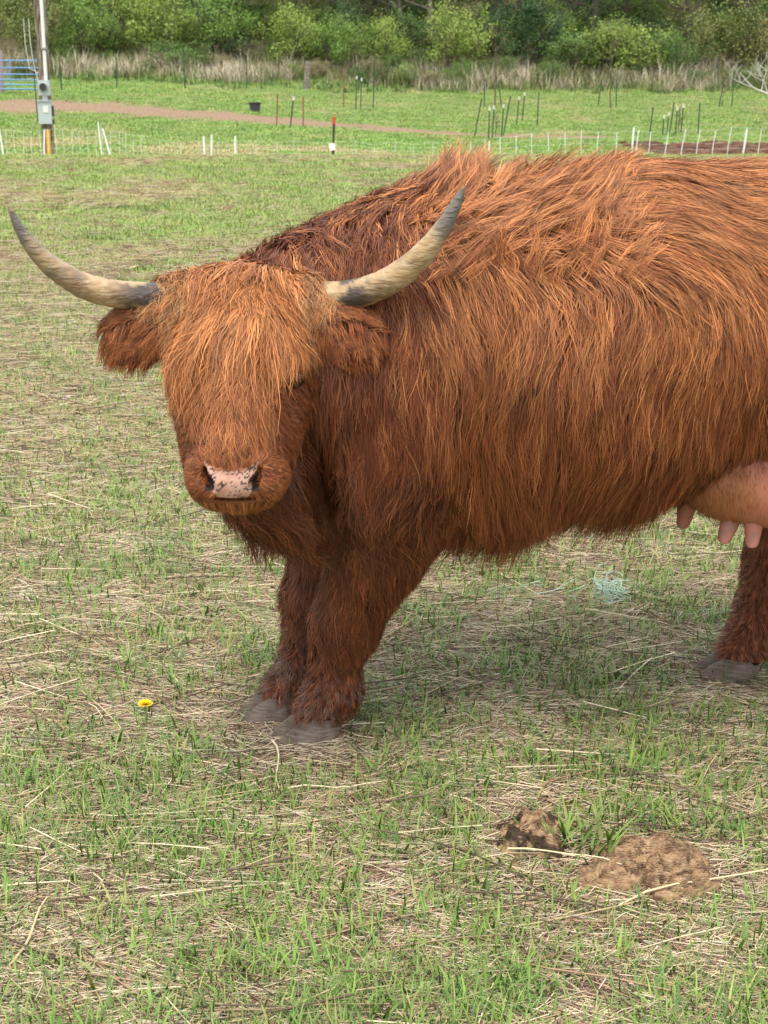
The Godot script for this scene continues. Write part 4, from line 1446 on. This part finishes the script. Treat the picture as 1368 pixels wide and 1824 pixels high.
func build_gate_and_tub() -> void:
	var o := thing("field_gate", on_ground(-13.05, 58.7), "blue tubular metal field gate at the left edge", "gate")
	var blue := mat(Color(0.10, 0.25, 0.52), 0.45, 0.5)
	for k in 6:
		var y: float = 0.18 + [0.0, 0.16, 0.34, 0.54, 0.78, 1.04][k]
		part("rail", tube([Vector3(-3.6, y + 0.03, 0), Vector3(0.0, y, 0)], [0.024, 0.024], 8), blue, o)
	for x in [-3.6, -2.4, -1.2, 0.0]:
		part("upright", tube([Vector3(x, 0.15, -0.01), Vector3(x, 1.24, -0.01)], [0.022, 0.022], 8), blue, o)
	var p := thing("gate_post", on_ground(-14.68, 59.2), "pinkish grey wooden post behind the blue gate", "post")
	part("stub", tube([Vector3(0, -0.1, 0), Vector3(0, 1.55, 0)], [0.09, 0.085], 10), mat(Color(0.30, 0.24, 0.23), 0.9), p)
	var t := thing("rubber_tub", on_ground(-4.9, 58.2), "black rubber feed tub standing beside the dirt track", "tub")
	var b := Tris.new()
	var prof_pts := [[0.17, 0.0], [0.185, 0.02], [0.215, 0.30], [0.235, 0.31], [0.235, 0.345], [0.205, 0.345], [0.175, 0.04], [0.0, 0.035]]
	var seg := 28
	for k in prof_pts.size():
		var q: Array = prof_pts[k]
		for j in seg:
			var a := TAU * j / seg
			b.v.append(Vector3(cos(a) * q[0], q[1], sin(a) * q[0])); b.n.append(Vector3(cos(a), 0.2, sin(a)) * (1.0 if k < 5 else -1.0)); b.c.append(Color(1, 1, 1))
	for k in prof_pts.size() - 1:
		for j in seg:
			var a := k * seg + j; var c := k * seg + (j + 1) % seg
			b.i.append_array([a, c, a + seg, c, c + seg, a + seg])
	part("bowl", b.mesh(), mat(Color(0.025, 0.025, 0.027), 0.7), t)
	for s in [-1.0, 1.0]:
		part("handle", tube([Vector3(s * 0.22, 0.30, -0.07), Vector3(s * 0.275, 0.31, 0), Vector3(s * 0.22, 0.30, 0.07)], [0.014, 0.016, 0.014], 7), mat(Color(0.025, 0.025, 0.027), 0.7), t)

# ---------------------------------------------------------------- woody plants
func leaf_into(t: Tris, p: Vector3, out: Vector3, size: float, col: Color) -> void:
	var a := Vector3(rf(-1, 1), rf(-1, 1), rf(-1, 1)).normalized()
	var nn := (out * 0.5 + Vector3.UP * 0.35 + a * 0.7).normalized()
	var u := nn.cross(Vector3(rf(-1, 1), rf(-1, 1), rf(-1, 1))).normalized() * size
	var w := nn.cross(u).normalized() * size * 0.55
	var n2 := (nn * 0.6 + out * 0.4).normalized()
	var k := t.v.size()
	t.v.append_array([p - u, p - w, p + u, p + w])
	t.n.append_array([n2, n2, n2, n2])
	t.c.append_array([col, col, col, col])
	t.i.append_array([k, k + 2, k + 1, k, k + 3, k + 2])

func branch(wood: Tris, tips: Array, p: Vector3, dir: Vector3, length: float, r: float, depth: int, droop: float, col: Color) -> void:
	var pts := PackedVector3Array([p]); var rad := PackedFloat32Array([r])
	var q := p
	for k in 4:
		dir = (dir + Vector3(rf(-1, 1), rf(-0.6, 0.8) - droop, rf(-1, 1)) * 0.22).normalized()
		q += dir * length / 4.0
		pts.append(q); rad.append(r * (1.0 - 0.17 * (k + 1)))
		if depth > 0 and k > 0:
			for s in (2 if depth > 1 else 1):
				var sd := (dir * 0.6 + Vector3(rf(-1, 1), rf(-0.3, 0.8), rf(-1, 1)) * 0.9).normalized()
				branch(wood, tips, q, sd, length * rf(0.45, 0.7), r * 0.5, depth - 1, droop, col)
		elif depth == 0:
			tips.append(q)
	tube_into(wood, pts, rad, 6 if r > 0.04 else 4, PackedColorArray([col]))

func make_bush(sd: int, h: float, wide: float, leaves: int, size: float, stems: int) -> Array:
	# returns [wood mesh, foliage mesh]; foliage grey for tinting by material
	rng.seed = sd
	var wood := Tris.new(); var tips := []
	for k in stems:
		var a := rf(0, TAU)
		branch(wood, tips, Vector3(cos(a) * 0.15 * wide, -0.1, sin(a) * 0.15 * wide), Vector3(cos(a) * wide * 0.45, h, sin(a) * wide * 0.45).normalized(), h * rf(0.5, 0.75), 0.05, 2, 0.05, Color(1, 1, 1))
	var fol := Tris.new()
	var lobes := []
	for k in 16:
		var a := rf(0, TAU); var rr := wide * 0.5 * sqrt(rng.randf())
		var hh := h * rf(0.18, 0.92)
		rr *= 1.0 - 0.5 * pow(hh / h, 2.0)
		lobes.append([Vector3(cos(a) * rr, hh, sin(a) * rr), rf(0.14, 0.26) * wide])
	for k in leaves:
		var p: Vector3
		var o: Vector3
		if rng.randf() < 0.4 and tips.size():
			p = tips[rng.randi() % tips.size()] + Vector3(rf(-1, 1), rf(-1, 1), rf(-1, 1)) * 0.22
			o = (p - Vector3(0, h * 0.4, 0)).normalized()
		else:
			var L: Array = lobes[rng.randi() % lobes.size()]
			o = Vector3(rf(-1, 1), rf(-0.7, 1), rf(-1, 1)).normalized()
			p = (L[0] as Vector3) + o * (L[1] as float) * pow(rng.randf(), 0.4)
		if p.y < 0.05: continue
		var v := rf(0.65, 1.3)
		leaf_into(fol, p, o, size * rf(0.6, 1.4), Color(v * rf(0.9, 1.1), v, v * rf(0.75, 1.15)))
	return [wood.mesh(), fol.mesh()]

func make_tree(sd: int, h: float, crown_w: float, leaves: int, size: float) -> Array:
	rng.seed = sd
	var wood := Tris.new(); var tips := []
	var pts := PackedVector3Array(); var rad := PackedFloat32Array()
	var p := Vector3(0, -0.4, 0)
	for k in 8:
		pts.append(p); rad.append(lerpf(0.17, 0.05, k / 7.0) * (1.5 if k == 0 else 1.0))
		if k >= 2:
			for s in 3:
				var a := rf(0, TAU)
				branch(wood, tips, p, Vector3(cos(a), rf(0.15, 0.8), sin(a)).normalized(), crown_w * rf(0.3, 0.55), 0.055, 2 if k > 3 else 1, 0.0, Color(1, 1, 1))
		p += Vector3(rf(-0.25, 0.25), h / 8.0, rf(-0.25, 0.25))
	tube_into(wood, pts, rad, 9, PackedColorArray([Color(1, 1, 1)]))
	var fol := Tris.new()
	for k in leaves:
		var q: Vector3 = tips[rng.randi() % tips.size()]
		var o := Vector3(rf(-1, 1), rf(-0.6, 1), rf(-1, 1)).normalized()
		var v := rf(0.6, 1.3)
		leaf_into(fol, q + o * rf(0.0, 0.75), (o + (q - Vector3(0, h * 0.6, 0)).normalized()).normalized(), size * rf(0.6, 1.4), Color(v * rf(0.9, 1.1), v, v * rf(0.8, 1.1)))
	return [wood.mesh(), fol.mesh()]

func leaf_mat(c: Color) -> StandardMaterial3D:
	var m := vmat(0.6, 0.35)
	m.albedo_color = c.linear_to_srgb()
	m.backlight_enabled = true
	m.backlight = Color(0.55, 0.65, 0.35)
	return m

func place_plant(called: String, kit: Array, x: float, d: float, s: Vector3, wood_m: Material, leaf_m: Material, label: String, cat: String, group: String, turn: float) -> void:
	var o := thing(called, on_ground(x, d), label, cat, group)
	o.rotation.y = turn
	o.scale = s
	part("trunk" if cat == "tree" else "stems", kit[0], wood_m, o)
	part("crown" if cat == "tree" else "foliage", kit[1], leaf_m, o)

func build_wood() -> void:
	var bark := mat(Color(0.085, 0.066, 0.052), 0.9)
	var pale_bark := mat(Color(0.20, 0.165, 0.13), 0.9)
	var lime := leaf_mat(Color(0.25, 0.33, 0.075)); var spring := leaf_mat(Color(0.17, 0.275, 0.06)); var mid := leaf_mat(Color(0.11, 0.185, 0.045))
	var deep := leaf_mat(Color(0.035, 0.085, 0.03)); var olive := leaf_mat(Color(0.17, 0.19, 0.06)); var ochre := leaf_mat(Color(0.24, 0.22, 0.09))
	var kits := []
	for k in 4:
		kits.append(make_bush(500 + k * 7, 3.0, 3.6, 5200, 0.062, 5))
	# px across, distance, height factor, width factor, leaf colour
	var bushes := [
		[-19.0, 79.0, 1.2, 1.1, olive, "sparse olive shrub behind the blue gate"],
		[-15.6, 82.0, 1.1, 1.0, spring, "green shrub just right of the utility pole"],
		[-12.2, 82.5, 1.25, 1.25, lime, "broad bright green shrub, second right of the utility pole"],
		[-8.6, 83.0, 1.2, 1.15, spring, "tall spring green shrub above the track's left half"],
		[-10.5, 77.5, 0.5, 0.8, mid, "low dark green shrub in the dry grass left of the wooden stub"],
		[-4.9, 82.0, 0.95, 0.95, lime, "yellow green shrub above the rubber tub"],
		[-2.3, 80.5, 0.9, 0.8, spring, "light green shrub behind the wooden stub"],
		[0.2, 82.0, 0.85, 0.75, lime, "small lime shrub left of centre at the wood's edge"],
		[3.7, 81.5, 1.15, 0.95, lime, "upright lime green shrub with loose leaves near the centre"],
		[7.4, 84.0, 1.15, 1.2, deep, "dark green thicket shrub right of the centre"],
		[10.3, 81.5, 0.75, 0.95, mid, "mid green rounded shrub left of the tall young tree"],
		[12.7, 81.0, 0.85, 1.15, lime, "wide lime green shrub behind the tall young tree"],
		[15.0, 80.0, 0.75, 0.7, mid, "compact green shrub left of the white fallen branch"],
		[17.8, 82.5, 1.1, 1.1, olive, "olive leaved shrub behind the white fallen branch"],
		[21.0, 81.5, 1.0, 1.0, ochre, "ochre green shrub at the right edge of the wood"]]
	for k in bushes.size():
		var b: Array = bushes[k]
		place_plant("edge_shrub", kits[k % 4], b[0], b[1], Vector3(b[3], b[2], b[3]), bark, b[4], b[5], "shrub", "shrubs along the edge of the wood", k * 1.7)
	var tk := []
	for k in 3:
		tk.append(make_tree(700 + k * 11, 8.5, 4.2, 5200, 0.085))
	var xs := [-26.0, -22.0, -18.6, -15.2, -11.9, -9.0, -6.2, -3.0, -0.4, 1.1, 2.2, 5.0, 8.3, 11.8, 14.9, 18.2, 22.0, 26.0]
	var tl := ["leftmost woodland tree far behind the blue gate", "woodland tree behind the blue gate", "woodland tree left of the utility pole", "woodland tree just right of the utility pole", "woodland tree behind the broad bright shrub", "woodland tree above the track's left half", "woodland tree above the rubber tub", "woodland tree behind the wooden stub", "woodland tree left of the bare trunks at centre", "pale bare trunk at the centre of the wood, left of two", "pale bare trunk at the centre of the wood, right of two", "woodland tree behind the upright lime shrub", "woodland tree behind the dark thicket", "woodland tree left of the tall young tree", "woodland tree right of the tall young tree", "woodland tree behind the white fallen branch", "woodland tree at the right edge", "rightmost woodland tree beyond the frame's edge"]
	for k in xs.size():
		var d := 91.0 + 7.0 * fposmod(k * 0.618, 1.0)
		place_plant("woodland_tree", tk[k % 3], xs[k], d, Vector3.ONE * (0.9 + 0.3 * fposmod(k * 0.37, 1.0)), pale_bark if k == 9 or k == 10 else bark, deep if k in [1, 4, 8, 12, 13] else mid, tl[k], "tree", "trees of the wood behind the meadow", k * 2.1)
	# the deeper wood, trees that run together
	rng.seed = 900
	for v in 2:
		var at := []; var cols := []; var at2 := []
		for k in 95:
			var d := rf(99.0, 150.0)
			var x := rf(-1.0, 1.0) * (0.46 * d + 3.0)
			var b := Basis(Vector3.UP, rf(0, TAU)).scaled(Vector3.ONE * rf(0.8, 1.25))
			at.append(Transform3D(b, on_ground(x, d)))
			cols.append(Color(0.07, 0.12, 0.035) * rf(0.6, 1.3))
		scatter("deep_wood", tk[v][1], leaf_mat(Color(1, 1, 1)), at, cols, "dense far trees of the wood running together", "wood")
		var cc := []
		for k in at.size(): cc.append(Color(0.10, 0.08, 0.065) * rf(0.7, 1.4))
		scatter("deep_trunks", tk[v][0], vmat(0.9, 0.3), at, cc, "trunks and limbs deep in the wood", "wood")
	var ub := []; var uc := []
	for k in 310:
		var d := rf(82.0, 106.0)
		var x := rf(-1.0, 1.0) * (0.46 * d + 2.0)
		ub.append(Transform3D(Basis(Vector3.UP, rf(0, TAU)).scaled(Vector3(rf(0.6, 1.1), rf(0.35, 0.8), rf(0.6, 1.1))), on_ground(x, d)))
		uc.append([Color(0.12, 0.19, 0.05), Color(0.17, 0.24, 0.06), Color(0.22, 0.2, 0.10), Color(0.07, 0.12, 0.04)][rng.randi() % 4] * rf(0.7, 1.2))
	scatter("undergrowth", kits[1][1], leaf_mat(Color(1, 1, 1)), ub, uc, "leafy undergrowth under the trees", "undergrowth")
	var lb := []; var lc := []
	for k in 66:
		var d := rf(75.0, 83.0)
		var x := rf(-1.0, 1.0) * (0.42 * d + 1.0)
		lb.append(Transform3D(Basis(Vector3.UP, rf(0, TAU)).scaled(Vector3(rf(0.2, 0.5), rf(0.2, 0.42), rf(0.2, 0.5))), on_ground(x, d)))
		lc.append([Color(0.12, 0.19, 0.05), Color(0.19, 0.24, 0.08), Color(0.26, 0.22, 0.13), Color(0.09, 0.15, 0.05)][rng.randi() % 4] * rf(0.8, 1.2))
	scatter("bramble", kits[2][1], leaf_mat(Color(1, 1, 1)), lb, lc, "low brambles tangled into the dead grass", "undergrowth")
	# tall dead grass in front of the wood
	for v in 3:
		var at := []; var cols := []
		for k in 1350:
			var d := rf(73.0, 84.0)
			var x := rf(-1.0, 1.0) * (0.44 * d + 2.0)
			if d < 75.0 + 2.0 * noise_b.get_noise_2d(x * 6.0, 3.0) - 5.0 * (1.0 - sstep(-9.0, -4.0, x)): continue
			at.append(xf(x, d, rf(0, TAU), rf(0.45, 1.0) * (1.0 + 0.55 * noise_b.get_noise_2d(x * 16.0, d * 5.0))))
			var n := noise_b.get_noise_2d(x * 9.0, d * 9.0)
			cols.append((Color(0.44, 0.39, 0.31) if n + rf(-0.3, 0.3) > -0.02 else Color(0.15, 0.17, 0.07)) * rf(0.7, 1.2))
		scatter("tall_dead_grass", turf(34, 0.45, 0.5, 1.5, 0.014, 1.4, 0.35), vmat(0.8, 0.3), at, cols, "tall bleached dead grass in front of the wood", "grass")
	var ga := []; var gc := []
	for k in 2200:
		var d := rf(66.0, 78.0)
		var x := rf(-1.0, 1.0) * (0.44 * d + 2.0)
		if d < 70.0 + 4.0 * sstep(-8.0, 3.0, x) + 2.0 * noise_b.get_noise_2d(x * 6.0, 33.0): continue
		ga.append(xf(x, d, rf(0, TAU), rf(0.5, 1.1))); gc.append(Color(0.11, 0.175, 0.055) * rf(0.7, 1.3))
	scatter("rank_grass", turf(30, 0.35, 0.2, 0.55, 0.02, 0.8, 0.3), vmat(0.8, 0.3), ga, gc, "rank green grass at the foot of the dead grass", "grass")
	# young trees in the meadow
	rng.seed = 950
	for s in [[4.95, 68.6, 3.0, "reddish twiggy young tree above the cow's withers", Color(0.30, 0.17, 0.10), 160], [10.14, 68.8, 3.0, "tall thin young tree between two posts on the right", Color(0.26, 0.17, 0.11), 120], [15.3, 69.2, 1.4, "short bare young tree between posts near the white branch", Color(0.3, 0.22, 0.15), 40], [4.15, 56.6, 0.8, "tiny sapling inside the middle tree guard", Color(0.26, 0.2, 0.1), 40], [11.3, 58.5, 0.8, "tiny sapling inside the right tree guard", Color(0.26, 0.2, 0.1), 40]]:
		var wood := Tris.new(); var tips := []
		var h: float = s[2]
		var pts := []; var rad := []
		for k in 6:
			var p := Vector3(rf(-0.03, 0.03), h * k / 5.0 - (0.1 if k == 0 else 0.0), rf(-0.03, 0.03))
			pts.append(p); rad.append(lerpf(0.035, 0.008, k / 5.0) * (1.0 if h > 2.0 else 0.6))
			if k > 1:
				for q in 4:
					var a := rf(0, TAU)
					branch(wood, tips, p, Vector3(cos(a) * 0.7, 0.9, sin(a) * 0.7).normalized(), h * rf(0.14, 0.26), 0.011, 1, 0.0, Color(1, 1, 1))
		tube_into(wood, PackedVector3Array(pts), PackedFloat32Array(rad), 7, PackedColorArray([Color(1, 1, 1)]))
		var fol := Tris.new()
		for k in int(s[5]):
			var q: Vector3 = tips[rng.randi() % tips.size()]
			leaf_into(fol, q + Vector3(rf(-0.1, 0.1), rf(-0.1, 0.1), rf(-0.1, 0.1)), Vector3.UP, 0.03, Color(1, 1, 1))
		var o := thing("young_tree", on_ground(s[0], s[1]), s[3], "tree", "young trees planted in the meadow")
		part("trunk", wood.mesh(), mat(Color(0.12, 0.085, 0.065), 0.9), o)
		part("crown", fol.mesh(), leaf_mat(s[4]), o)
	# bleached fallen limb on the right
	var fb := thing("fallen_branch", on_ground(17.1, 66.0), "bleached white bare branch arching in from the right edge", "branch")
	var fw := Tris.new(); var ft := []
	var arc := curve([Vector3(0.6, -0.05, 0), Vector3(0.1, 0.35, 0), Vector3(-0.6, 0.85, 0.05), Vector3(-1.3, 1.15, 0.1), Vector3(-1.9, 1.75, 0.1)], [0.09, 0.07, 0.05, 0.03, 0.012], 4)
	tube_into(fw, arc[0], arc[1], 8, PackedColorArray([Color(1, 1, 1)]))
	for q in [[Vector3(-0.1, 0.5, 0), Vector3(-0.3, 0.9, 0.1)], [Vector3(-0.6, 0.85, 0), Vector3(-0.5, 0.9, 0)], [Vector3(-0.9, 1.0, 0), Vector3(0.2, 1, 0)], [Vector3(-1.3, 1.15, 0), Vector3(-0.9, 0.3, 0)]]:
		branch(fw, ft, q[0], (q[1] as Vector3).normalized(), 1.1, 0.03, 2, 0.0, Color(1, 1, 1))
	part("limb", fw.mesh(), mat(Color(0.50, 0.47, 0.43), 0.85), fb)

func _ready() -> void:
	# ---- camera
	var cam := Camera3D.new()
	cam.name = "camera"
	cam.near = 0.05
	cam.far = 400.0
	cam.position = EYE
	cam.rotation_degrees = Vector3(-17.2, 0, 0)
	var lens := CameraAttributesPhysical.new()      # slight softness behind the animal
	lens.frustum_focus_distance = 2.95
	lens.frustum_focal_length = 14.0
	lens.exposure_aperture = 4.0
	cam.attributes = lens
	cam.fov = 38.2
	add_child(cam)
	cam.current = true
	# ---- sky: bright thin overcast
	var sm := ProceduralSkyMaterial.new()
	sm.sky_top_color = Color(0.97, 0.985, 1.0)
	sm.sky_horizon_color = Color(0.70, 0.72, 0.75)
	sm.sky_curve = 0.35
	sm.ground_bottom_color = Color(0.30, 0.33, 0.24)
	sm.ground_horizon_color = Color(0.45, 0.47, 0.40)
	sm.sun_angle_max = 1.0
	var sky := Sky.new()
	sky.sky_material = sm
	var env := Environment.new()
	env.background_mode = Environment.BG_SKY
	env.sky = sky
	env.background_energy_multiplier = 1.0
	env.tonemap_mode = Environment.TONE_MAPPER_LINEAR
	env.tonemap_exposure = 2.6
	env.sdfgi_enabled = true
	env.ssao_enabled = true
	env.ssil_enabled = true
	var we := WorldEnvironment.new()
	we.name = "world_environment"
	we.environment = env
	add_child(we)
	# ---- sun behind cloud: high, from behind the viewer's left
	var sun := DirectionalLight3D.new()
	sun.name = "sun"
	sun.light_color = Color(1.0, 0.96, 0.9)
	sun.light_energy = 0.5
	sun.light_angular_distance = 25.0
	sun.shadow_enabled = true
	sun.rotation_degrees = Vector3(-68, -20, 0)
	add_child(sun)
	rng.seed = 7
	noise_a.seed = 3; noise_a.frequency = 0.1; noise_a.noise_type = FastNoiseLite.TYPE_SIMPLEX_SMOOTH; noise_a.fractal_octaves = 3
	noise_b.seed = 8; noise_b.frequency = 0.03; noise_b.noise_type = FastNoiseLite.TYPE_SIMPLEX; noise_b.fractal_octaves = 4
	build_ground()
	build_cow()
	build_cover()
	build_small_things()
	build_posts()
	build_netting()
	build_pole()
	build_gate_and_tub()
	build_wood()
#STAGES
